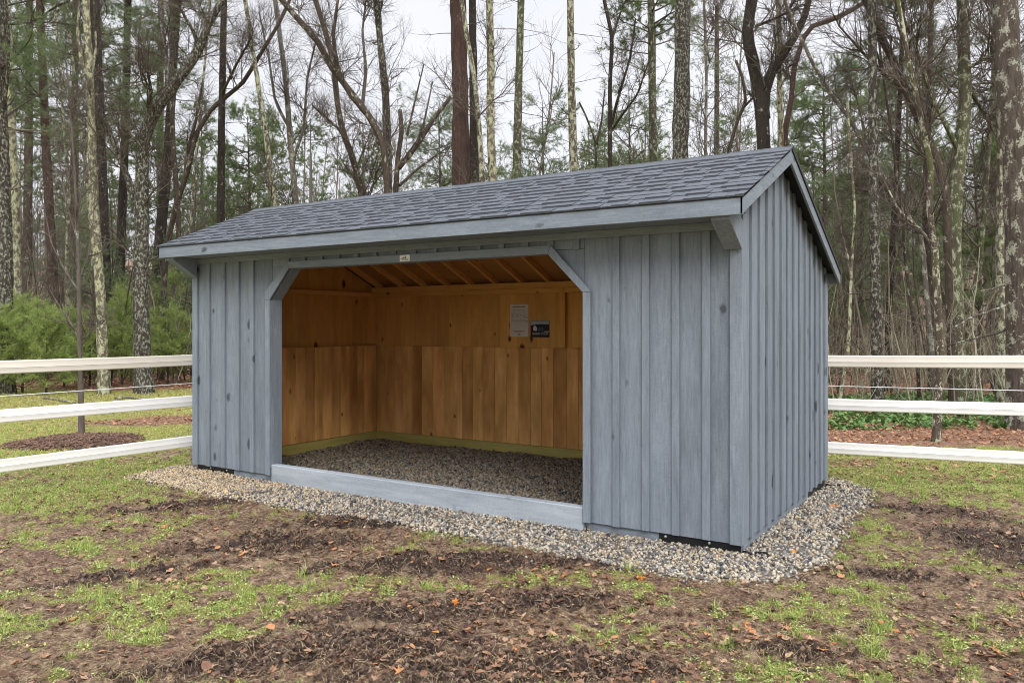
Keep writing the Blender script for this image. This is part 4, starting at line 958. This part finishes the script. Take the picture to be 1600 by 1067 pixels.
make_tree('pine_tree', 'red', 20, 27, [(721, 560), (721, 290), (719, 150), (716, 0)], 'thickest trunk behind the roof, a straight red brown pine', pine=(16, 3., .88, 9, 'needle_dim'), dead=22, seed=26, sides=20, taper=.8)
make_tree('pine_tree', 'dark', 23, 16, [(742, 560), (741, 290), (740, 150), (738, 0)], 'darker pine half hidden just right of the thick red pine', pine=(10, 3., .88, 8, 'needle_dim'), dead=16, seed=27)
make_tree('leafless_tree', 'lichen', 19, 9, [(756, 560), (754, 285), (748, 190), (741, 120), (730, 60), (721, 0)], 'crooked grey tree crossing in front of the thick red pine', decid=D2, seed=28)
make_tree('lichen_tree', 'pale', 20, 15, [(772, 560), (770, 283), (766, 190), (767, 110), (765, 0)], 'pale yellow lichen trunk right of the thick red pine', decid=(10, 1.6, .4, .016), dead=10, seed=29)
make_tree('pine_tree', 'moss', 23, 15, [(806, 560), (807, 279), (810, 150), (812, 80), (814, 0)], 'mossy green trunk second to the right of the thick red pine', pine=(12, 2.6, .86, 8, 'needle_dim'), dead=40, seed=30)
make_tree('pine_tree', 'lichen', 22, 15, [(898, 560), (897, 268), (893, 150), (892, 80), (891, 0)], 'lichen patched trunk standing alone above the middle of the roof', pine=(12, 2.4, .86, 8, 'needle_dim'), dead=36, seed=31)
make_tree('leafless_tree', 'dark', 22, 8, [(953, 560), (953, 262), (953, 200), (953, 130), (957, 60), (944, 0)], 'thin dark forked tree between the lichen trunk and the mossy trunk',
          limbs=[(4, [(955, 205), (972, 180), (995, 150), (1013, 98)]), (5, [(955, 195), (968, 145), (985, 90), (993, 30)]), (4, [(957, 60), (966, 30), (978, 0)])], decid=(12, 1.6, .3, .015), seed=32)
make_tree('leafless_tree', 'brown', 24, 5, [(934, 560), (932, 258), (930, 220), (915, 180), (905, 160)], 'thin broken sapling left of the thin dark forked tree', limbs=[(4, [(932, 225), (940, 190), (945, 140)])], top=0, decid=(6, .8, .4, .01, .6), seed=33, sides=8)
make_tree('pine_tree', 'moss', 23, 15, [(1021, 560), (1021, 251), (1019, 131), (1017, 0)], 'mossy trunk left of the big speckled trunk above the roof', pine=(20, 2.2, .60, 9, 'needle', .8), dead=20, seed=34)
make_tree('pine_tree', 'spot', 20, 26, [(1063, 560), (1063, 246), (1066, 100), (1067, 0)], 'big dark speckled trunk above the right half of the roof', pine=(10, 2.6, .9, 8, 'needle_dim'), dead=14, seed=35, sides=20, taper=.8)
make_tree('leafless_tree', 'grey', 26, 6, [(1105, 560), (1102, 240), (1104, 120), (1100, 0)], 'slim grey tree just right of the big speckled trunk', decid=D2, seed=36, sides=8)
make_tree('leafless_tree', 'brown', 22, 8, [(1135, 560), (1138, 238), (1152, 190), (1166, 158), (1160, 120), (1150, 95)], 'short crooked tree left of the big forked oak near the roof peak', limbs=[(4, [(1160, 170), (1180, 150), (1205, 100)])], top=0, decid=(10, 1.4, .3, .014), seed=37)
make_tree('forked_oak', 'dark', 18, 24, [(1195, 560), (1194, 232), (1190, 170), (1184, 135), (1176, 95), (1166, 55), (1175, 0)], 'large forked oak above the roof peak with a lichened right limb',
          limbs=[(19, [(1192, 185), (1194, 150), (1203, 118), (1222, 88), (1244, 55), (1258, 25), (1266, -10)]), (5, [(1180, 42), (1205, 32), (1230, 20), (1243, 0)])], decid=(12, 2.4, .45, .028), seed=38, sides=18)
make_tree('lichen_tree', 'pale', 19, 10, [(1222, 560), (1220, 229), (1218, 120), (1216, 0)], 'slim pale lichen trunk crossing in front of the forked oak limb', decid=(6, 1.4, .4, .012), seed=39)
make_tree('leafless_tree', 'red', 20, 10, [(1222, 560), (1226, 206), (1238, 150), (1238, 115), (1252, 70), (1261, 43), (1305, 30), (1335, 15), (1356, 0)], 'dark crooked tree bending right over the roof peak', limbs=[(5, [(1240, 130), (1225, 110), (1200, 95)])], decid=(12, 1.8, .35, .018), seed=40)
make_tree('pine_tree', 'brown', 44, 11, [(1120, 560), (1120, 300), (1120, 140)], 'distant pine low behind the right half of the roof', pine=(60, 3.6, .35, 8, 'needle_dim'), seed=41)
# ---- right of the shed
make_tree('pine_tree', 'spot', 14.5, 16, [(1371, 640), (1369, 500), (1366, 350), (1364, 200), (1362, 0)], 'straight dark speckled pine right of the roof, rising full height', pine=(8, 2., .9, 8, 'needle_dim'), dead=34, seed=42)
make_tree('leafless_tree', 'brown', 15, 15, [(1492, 640), (1486, 480), (1482, 380), (1478, 300), (1462, 245), (1440, 195), (1415, 142), (1398, 100), (1378, 60), (1365, 30)], 'brown oak leaning left, its top crossing the straight speckled pine',
          limbs=[(6, [(1415, 142), (1385, 120), (1350, 85), (1310, 40)]), (6, [(1450, 220), (1440, 160), (1420, 90), (1395, 20)])], top=3, decid=(13, 2.4, .35, .022), seed=43)
make_tree('leafless_tree', 'moss', 15, 22, [(1501, 650), (1497, 555), (1491, 400), (1492, 300), (1502, 225), (1509, 150), (1506, 90), (1504, 0)], 'tall dark tree with many branches left of the huge right edge trunk',
          limbs=[(8, [(1500, 240), (1480, 200), (1455, 150), (1430, 70), (1400, 0)]), (7, [(1508, 130), (1530, 165), (1550, 200), (1558, 215)]), (6, [(1506, 110), (1535, 95), (1560, 75)])], decid=(14, 2.6, .35, .025), seed=44, sides=16)
make_tree('leafless_tree', 'grey', 17, 8, [(1460, 600), (1440, 370), (1395, 300), (1356, 240), (1330, 190), (1300, 150), (1270, 100), (1256, 70)], 'slender grey tree leaning steeply left behind the speckled pine', limbs=[(4, [(1385, 285), (1372, 300), (1345, 295)]), (4, [(1356, 240), (1350, 200), (1335, 140)])], top=1.5, decid=(16, 2., .3, .018), seed=45)
make_tree('lichen_tree', 'fleck', 10.9, 11, [(1462, 690), (1469, 553), (1465, 470), (1461, 391), (1452, 330), (1455, 260), (1440, 190)], 'lichen flecked slim trunk reaching down to the leaf litter right of the shed',
          limbs=[(4.5, [(1462, 391), (1440, 360), (1405, 330), (1375, 270)])], top=2, decid=(9, 1.4, .45, .014), seed=46)
make_tree('pine_tree', 'big', 12.3, 38, [(1597, 695), (1594, 550), (1592, 400), (1588, 250), (1576, 120), (1570, 0)], 'huge dark trunk at the right edge of the photo',
          limbs=[(5, [(1590, 470), (1560, 482), (1520, 495), (1490, 512)]), (5, [(1592, 505), (1560, 520), (1510, 532), (1480, 540)]), (4, [(1588, 440), (1550, 452), (1530, 455)]), (8, [(1578, 130), (1600, 150), (1630, 160)])], dead=10, seed=47, sides=24, taper=.8)
make_tree('leafless_tree', 'lichen', 15, 16, [(1566, 640), (1564, 420), (1566, 250), (1562, 120), (1558, 0)], 'lichen covered trunk half hidden left of the huge right edge trunk', decid=(12, 1.8, .4, .018), seed=48)
make_tree('leafless_tree', 'pale', 14.5, 5.5, [(1312, 625), (1318, 590), (1326, 540), (1329, 460), (1331, 410), (1336, 330), (1330, 250)], 'thin white lichen sapling just right of the shed wall', limbs=[(3, [(1331, 420), (1322, 390), (1312, 350)])], decid=(10, 1., .4, .010), seed=49, sides=8, top=1)
make_tree('pine_tree', 'dark', 19, 10, [(1388, 620), (1388, 500), (1392, 420), (1398, 330), (1402, 240)], 'slim dark trunk just right of the straight speckled pine', pine=(18, 1.8, .5, 9, 'needle_dim'), seed=50)
make_tree('leafless_tree', 'brown', 16, 5, [(1436, 620), (1432, 530), (1422, 470), (1414, 400), (1410, 330), (1400, 260)], 'thin dark bent tree between the slim dark trunk and the leaning oak', decid=(12, 1.2, .3, .012), seed=51, sides=8)
make_tree('leafless_tree', 'brown', 18, 12, [(1458, 620), (1455, 553), (1452, 425), (1446, 330), (1450, 200)], 'shaded trunk close behind the lichen flecked slim trunk', decid=D2, seed=52)
make_tree('pine_tree', 'far', 22, 30, [(1558, 640), (1558, 450), (1560, 250), (1562, 60)], 'wide greyish pine trunk set back behind the right edge trunk', pine=(30, 3.4, .32, 9, 'needle', .7), seed=53, sides=16)
make_tree('leafless_tree', 'moss', 17, 9, [(1520, 640), (1512, 540), (1518, 470), (1530, 420), (1540, 300), (1548, 180)], 'mossy thin trunk between the many branched tree and the wide greyish pine', decid=D2, seed=54, sides=9)
make_tree('pine_tree', 'brown', 30, 12, [(1290, 560), (1290, 400), (1289, 280), (1287, 165)], 'full green pine standing just right of the roof peak', pine=(80, 2.6, .35, 12, 'needle', 1.0), seed=55, top=1.)
make_tree('pine_tree', 'brown', 34, 12, [(1402, 560), (1402, 400), (1400, 280), (1400, 190)], 'green pine seen between the speckled pine and the leaning oak', pine=(80, 2.8, .35, 11, 'needle', 1.0), seed=56, top=1.5)
make_tree('pine_tree', 'brown', 26, 10, [(1345, 600), (1345, 480), (1346, 350)], 'low soft green pine behind the straight speckled pine', pine=(50, 2.0, .3, 9, 'needle_dim', 1.0), seed=57, top=1.5)
make_tree('hemlock_tree', 'brown', 20, 9, [(1530, 620), (1532, 500), (1530, 400), (1526, 330)], 'dark green layered evergreen behind the many branched tree at right', pine=(60, 1.9, .25, 9, 'needle', 1.0), seed=58, top=1.5)
make_tree('pine_tree', 'brown', 30, 9, [(392, 560), (392, 400), (390, 300), (388, 230)], 'small green pine peeking over the left part of the roof', pine=(60, 2.2, .4, 10, 'needle', 1.0), seed=59, top=1.)
make_tree('pine_tree', 'brown', 36, 9, [(690, 560), (690, 400), (688, 280), (686, 210)], 'pale distant pine low behind the broken snag', pine=(60, 2.8, .4, 9, 'needle_dim', 1.0), seed=60, top=1.)
make_tree('pine_tree', 'brown', 34, 9, [(850, 560), (850, 400), (849, 280), (848, 210)], 'distant pine low over the roof between the mossy and lichen trunks', pine=(50, 2.6, .4, 9, 'needle_dim', 1.0), seed=61, top=1.)
make_tree('pine_tree', 'brown', 32, 10, [(985, 560), (985, 400), (984, 260), (983, 180)], 'distant pine low over the roof left of the big speckled trunk', pine=(50, 2.4, .4, 8, 'needle_dim', 1.0), seed=62, top=1.)
# ---- planted sapling in its mulch ring
make_tree('planted_sapling', 'young', 11.4, 8, [(128, 684), (126, 600), (124, 500), (122, 400), (118, 300), (112, 200), (106, 130)], 'leafless young tree planted in a mulch ring left of the shed',
          limbs=[(3.5, [(124, 530), (108, 500), (88, 470), (70, 440)]), (3, [(124, 545), (140, 520), (160, 500)]), (3, [(123, 455), (100, 420), (80, 380), (70, 330)]), (3, [(122, 440), (138, 400), (146, 340), (150, 280)]), (3, [(120, 370), (104, 320), (92, 250), (84, 190)]), (3, [(119, 340), (130, 290), (134, 220)])],
          top=.4, decid=(26, 1.0, .3, .008, .8), seed=63, taper=.15, sides=12, flare=.25)
mc = gpt(118, 690, -.06); n = 5200; rr_ = np.sqrt(rng.random(n))*.86; th = rng.random(n)*2*np.pi; x = mc[0]+rr_*np.cos(th)*(1+.1*np.sin(3*th)); y = mc[1]+rr_*np.sin(th)
hz_ = .06*(1-(rr_/.86)**2)
a = rng.random(n)*np.pi; Lm_ = rng.uniform(.012, .04, n); z = gh(x, y)+hz_+rng.random(n)*.012
P = np.stack([np.stack([x-np.cos(a)*Lm_, y-np.sin(a)*Lm_, z], 1), np.stack([x+np.cos(a)*Lm_, y+np.sin(a)*Lm_, z+rng.normal(0, .008, n)], 1)], 1)
V, Fq = tube(P, np.full((n, 2), .006), 4); tag(mesh_np('mulch', V, [Fq], M['mulch']), kind='stuff')
t_, q_ = np.meshgrid(np.linspace(0, 2*np.pi, 33)[:-1], np.linspace(0, 1, 9)); X = mc[0]+.84*q_*np.cos(t_); Y = mc[1]+.84*q_*np.sin(t_)
V = np.stack([X, Y, gh(X, Y)+.06*(1-q_**2)-.004], -1).reshape(-1, 3); i, j = np.meshgrid(np.arange(8), np.arange(32), indexing='ij'); j2 = (j+1) % 32
M['mbed'] = plain('mulch_bed', (.07, .042, .03), .9, 0, .5)
tag(mesh_np('mulch_mound', V, [np.stack([i*32+j, i*32+j2, (i+1)*32+j2, (i+1)*32+j], -1).reshape(-1, 4)], M['mbed']), kind='stuff')

# ---- young pines along the left wood edge
def young_pine(px, F, h, w, label, seed):
    rng = np.random.default_rng(seed); c = at(px, y0_, F); z = float(gh(np.array([c[0]]), np.array([c[1]]))[0])
    root = empty('young_pine', (c[0], c[1], z), label, 'young pine', 'young pines along the wood edge')
    h *= .8
    P = np.array([[c[0]+.03*math.sin(t*3), c[1], z-.05+h*t] for t in np.linspace(0, 1, 10)]); r = np.linspace(.03, .006, 10)
    g = Geo(); V, q = tube(P[None], r[None], 7); g.add(V, q); g.build('trunk', BK['brown'], root)
    bP, bR = grow(P[None], r[None], 46, .04, .93, w, R(66), 6, .010, .06, .1, rng, shrink=.72)
    b2, r2 = grow(bP, bR, 7, .2, 1, w*.4, R(45), 4, .005, .1, .12, rng)
    lead = P[None, -4:]; g = Geo(); V, q = tube(bP, bR, 4); g.add(V, q); V, q = tube(b2, r2, 3); g.add(V, q); g.build('boughs', M['twig'], root, False)
    g = Geo(); V, q = needles(b2, 8, .10, .007, rng, 8); g.add(V, q); V, q = needles(bP, 6, .10, .008, rng, 9); g.add(V, q); V, q = needles(lead, 12, .10, .008, rng, 9); g.add(V, q)
    g.build('needles', M['needle_young'], root, False)
for px, F, h, w, lab in [(-5, 18.6, 2.4, 1.1, 'young pine at the left edge of the photo, under the thick speckled trunk'), (35, 19.2, 2.7, 1.2, 'bright young pine second from the left edge'), (72, 18.8, 2.3, 1.1, 'bright bushy young pine left of the planted sapling'),
                          (100, 20.5, 2.5, 1.1, 'young pine standing directly behind the planted sapling on its left'), (140, 21.0, 1.9, 1.0, 'young pine between the planted sapling and the yellow lichen tree'), (190, 21.2, 2.9, 1.1, 'young pine between the yellow lichen tree and the big forked oak'),
                          (205, 23.0, 3.5, 1.1, 'taller young pine behind, left of the big forked oak'), (262, 21.4, 2.7, 1.1, 'young pine just right of the big forked oak base'), (298, 22.0, 2.2, 1.0, 'young pine partly hidden by the shed wall at left'), (20, 22, 3.2, 1.3, 'taller young pine set back behind the leftmost young pines'),
                          (70, 24, 2.6, 1.2, 'darker young pine set back between the sapling and the left edge'), (270, 25, 4.2, 1.1, 'tall young pine behind the broad dark trunk near the shed')]:
    young_pine(px, F, h, w, lab, int(px)+500)

# ---- understorey: bare brush and saplings nobody could count
def brush(name, n, F0, F1, h0, h1, rmax, mat, pr, seed, n1=7, n2=5, rc=None):
    rng = np.random.default_rng(seed); F = F0+(F1-F0)*rng.random(n)**pr; r = (rng.random(n)*2-1)*(F*.80+1.0)
    if rc: k = rc(F, r); F, r = F[k], r[k]; n = len(F)
    x = CAM[0]+F*FW[0]+r*RT[0]; y = CAM[1]+F*FW[1]+r*RT[1]; z = gh0(x, y)-.05; h = rng.uniform(h0, h1, n); K = 7
    P = np.zeros((n, K, 3)); P[:, 0] = np.stack([x, y, z], 1); d = nrm(np.stack([rng.normal(0, .16, n), rng.normal(0, .16, n), np.ones(n)], 1))
    for k in range(1, K): d = nrm(d+rng.normal(0, .09, (n, 3))+np.array([0, 0, .05])); P[:, k] = P[:, k-1]+d*(h/(K-1))[:, None]
    Rr = (h*.0035+.004)[:, None]*np.linspace(1, .3, K)[None]; Rr = np.minimum(Rr, rmax)
    g = Geo(); V, q = tube(P, Rr, 5); g.add(V, q)
    a, ar = grow(P, Rr, n1, .15, 1, h1*.28, R(42), 5, .008, .1, .2, rng); V, q = tube(a, ar, 3); g.add(V, q)
    b_, br = grow(a, ar, n2, .15, 1, h1*.12, R(42), 3, .0045, .05, .2, rng); V, q = tube(b_, br, 3); g.add(V, q)
    return tag(g.build(name, M[mat], None, False), kind='stuff')
edge = lambda F, r: F > 20.5-7.2*sstep(1, 6, r)
brush('undergrowth', 1700, 13, 30, .6, 3.2, .03, 'brush', .9, 71, rc=lambda F, r: edge(F, r) & ((np.abs(r) > F*.30) | (F > 24)))
brush('undergrowth', 340, 15, 34, 3., 7.0, .05, 'twig', .9, 72, 14, 7, rc=lambda F, r: edge(F, r) & (F > 15))
brush('undergrowth', 700, 30, 60, 1.5, 5, .06, 'brush', 1., 73, 10, 5)
# far trees beyond, a single mass
def far_woods(n, F0, F1, seed, hm):
    rng = np.random.default_rng(seed); F = F0+(F1-F0)*rng.random(n); r = (rng.random(n)*2-1)*(F*.85+6)
    x = CAM[0]+F*FW[0]+r*RT[0]; y = CAM[1]+F*FW[1]+r*RT[1]; z = gh0(x, y)-.1; h = rng.uniform(5, hm, n); K = 12
    P = np.zeros((n, K, 3)); P[:, 0] = np.stack([x, y, z], 1); d = nrm(np.stack([rng.normal(0, .05, n), rng.normal(0, .05, n), np.ones(n)], 1))
    for k in range(1, K): d = nrm(d+rng.normal(0, .03, (n, 3))); P[:, k] = P[:, k-1]+d*(h/(K-1))[:, None]
    Rr = rng.uniform(.04, .12, n)[:, None]*np.linspace(1, .3, K)[None]
    g = Geo(); V, q = tube(P, Rr, 6); g.add(V, q); tag(g.build('far_woods', BK['far'], None), kind='stuff')
    g = Geo(); a, ar = grow(P, Rr, 16, .25, 1, 4, R(45), 6, .035, .12, .15, rng); V, q = tube(a, ar, 3); g.add(V, q)
    b_, br = grow(a, ar, 7, .15, 1, 1.5, R(42), 4, .016, .08, .2, rng); V, q = tube(b_, br, 3); g.add(V, q)
    tag(g.build('far_woods_twigs', M['twig_far'], None, False), kind='stuff')
far_woods(120, 34, 70, 81, 16); far_woods(380, 70, 150, 82, 14)
def far_pines(n, F0, F1, seed, h0, h1):
    rng = np.random.default_rng(seed); g = Geo(); gt = Geo()
    for _ in range(n):
        F = rng.uniform(F0, F1); r = rng.uniform(-1, 1)*F*.85; x = CAM[0]+F*FW[0]+r*RT[0]; y = CAM[1]+F*FW[1]+r*RT[1]; z = float(gh0(np.array([x]), np.array([y]))[0]); h = rng.uniform(h0, h1); q_ = min(1., h/8)
        P = np.array([[x, y, z+h*t] for t in np.linspace(0, 1, 10)]); rr2 = np.linspace(.14, .02, 10)*q_; V, q = tube(P[None], rr2[None], 6); gt.add(V, q)
        bP, bR = grow(P[None], rr2[None], 45, .12, .98, 2.9*q_, R(75), 6, .03, .02, .1, rng, shrink=.72); V, q = tube(bP, bR, 3); gt.add(V, q)
        b2, r2 = grow(bP, bR, 6, .2, 1, 1.*q_, R(48), 4, .01, .05, .12, rng, flat=.5); V, q = needles(b2, 6, .2 if h0 > 3 else .12, .018 if h0 > 3 else .011, rng, 7); g.add(V, q)
    tag(gt.build('far_pine_stems', M['twig_far'], None, False), kind='stuff'); tag(g.build('far_pine_foliage', M['needle_dim'], None, False), kind='stuff')
far_pines(80, 40, 110, 91, 6, 13); far_pines(50, 32, 60, 92, 6, 13); far_pines(70, 22, 40, 93, 1.5, 6)
# low green cover at the right wood edge
n = 30000; F = rng.uniform(12.2, 17.5, n); r = rng.uniform(4.5, 12, n)
x = CAM[0]+F*FW[0]+r*RT[0]; y = CAM[1]+F*FW[1]+r*RT[1]; k = (fbm(x*2.2, y*2.2, 111, 3) > .46) & (y > 3.8); x, y = x[k], y[k]
hgt = .05+.16*fbm(x*2, y*2, 112, 2); z = gh(x, y)+hgt*rng.random(len(x)); s = rng.uniform(.02, .045, len(x)); m = len(x)
a = rng.uniform(0, 2*np.pi, (m, 1))+np.arange(5)/5*2*np.pi; til = rng.normal(0, .6, (m, 2)); dx = np.cos(a)*s[:, None]; dy = np.sin(a)*s[:, None]*.7
V = np.stack([x[:, None]+dx, y[:, None]+dy, z[:, None]+dx*til[:, :1]+dy*til[:, 1:]], -1).reshape(-1, 3)
tag(mesh_np('ground_cover', V, [np.arange(m*5).reshape(-1, 5)], M['cover']), kind='stuff')
# fallen sticks at the left wood edge and a dead brown weed by the big oak
for i, (pp, lab) in enumerate([([(150, 632), (180, 628), (215, 631), (240, 634)], 'fallen mossy branch lying at the foot of the yellow lichen tree'), ([(70, 622), (95, 626), (118, 630)], 'green stick on the yellow lawn left of the planted sapling'), ([(180, 622), (205, 620), (232, 624)], 'pale stick on the ground between the two nearest left trunks')]):
    Pp = np.array([gpt(a, b, -.04) for a, b in pp]); Pp = resample(Pp, 10); Pp[:, 2] = gh(Pp[:, 0], Pp[:, 1])+.03
    V, Fq = tube(Pp[None], np.linspace(.028, .012, 10)[None], 7, .08, rng); tag(mesh_np('fallen_stick', V, [Fq], BK['moss' if i == 0 else 'grey'], None, True), lab, 'stick')
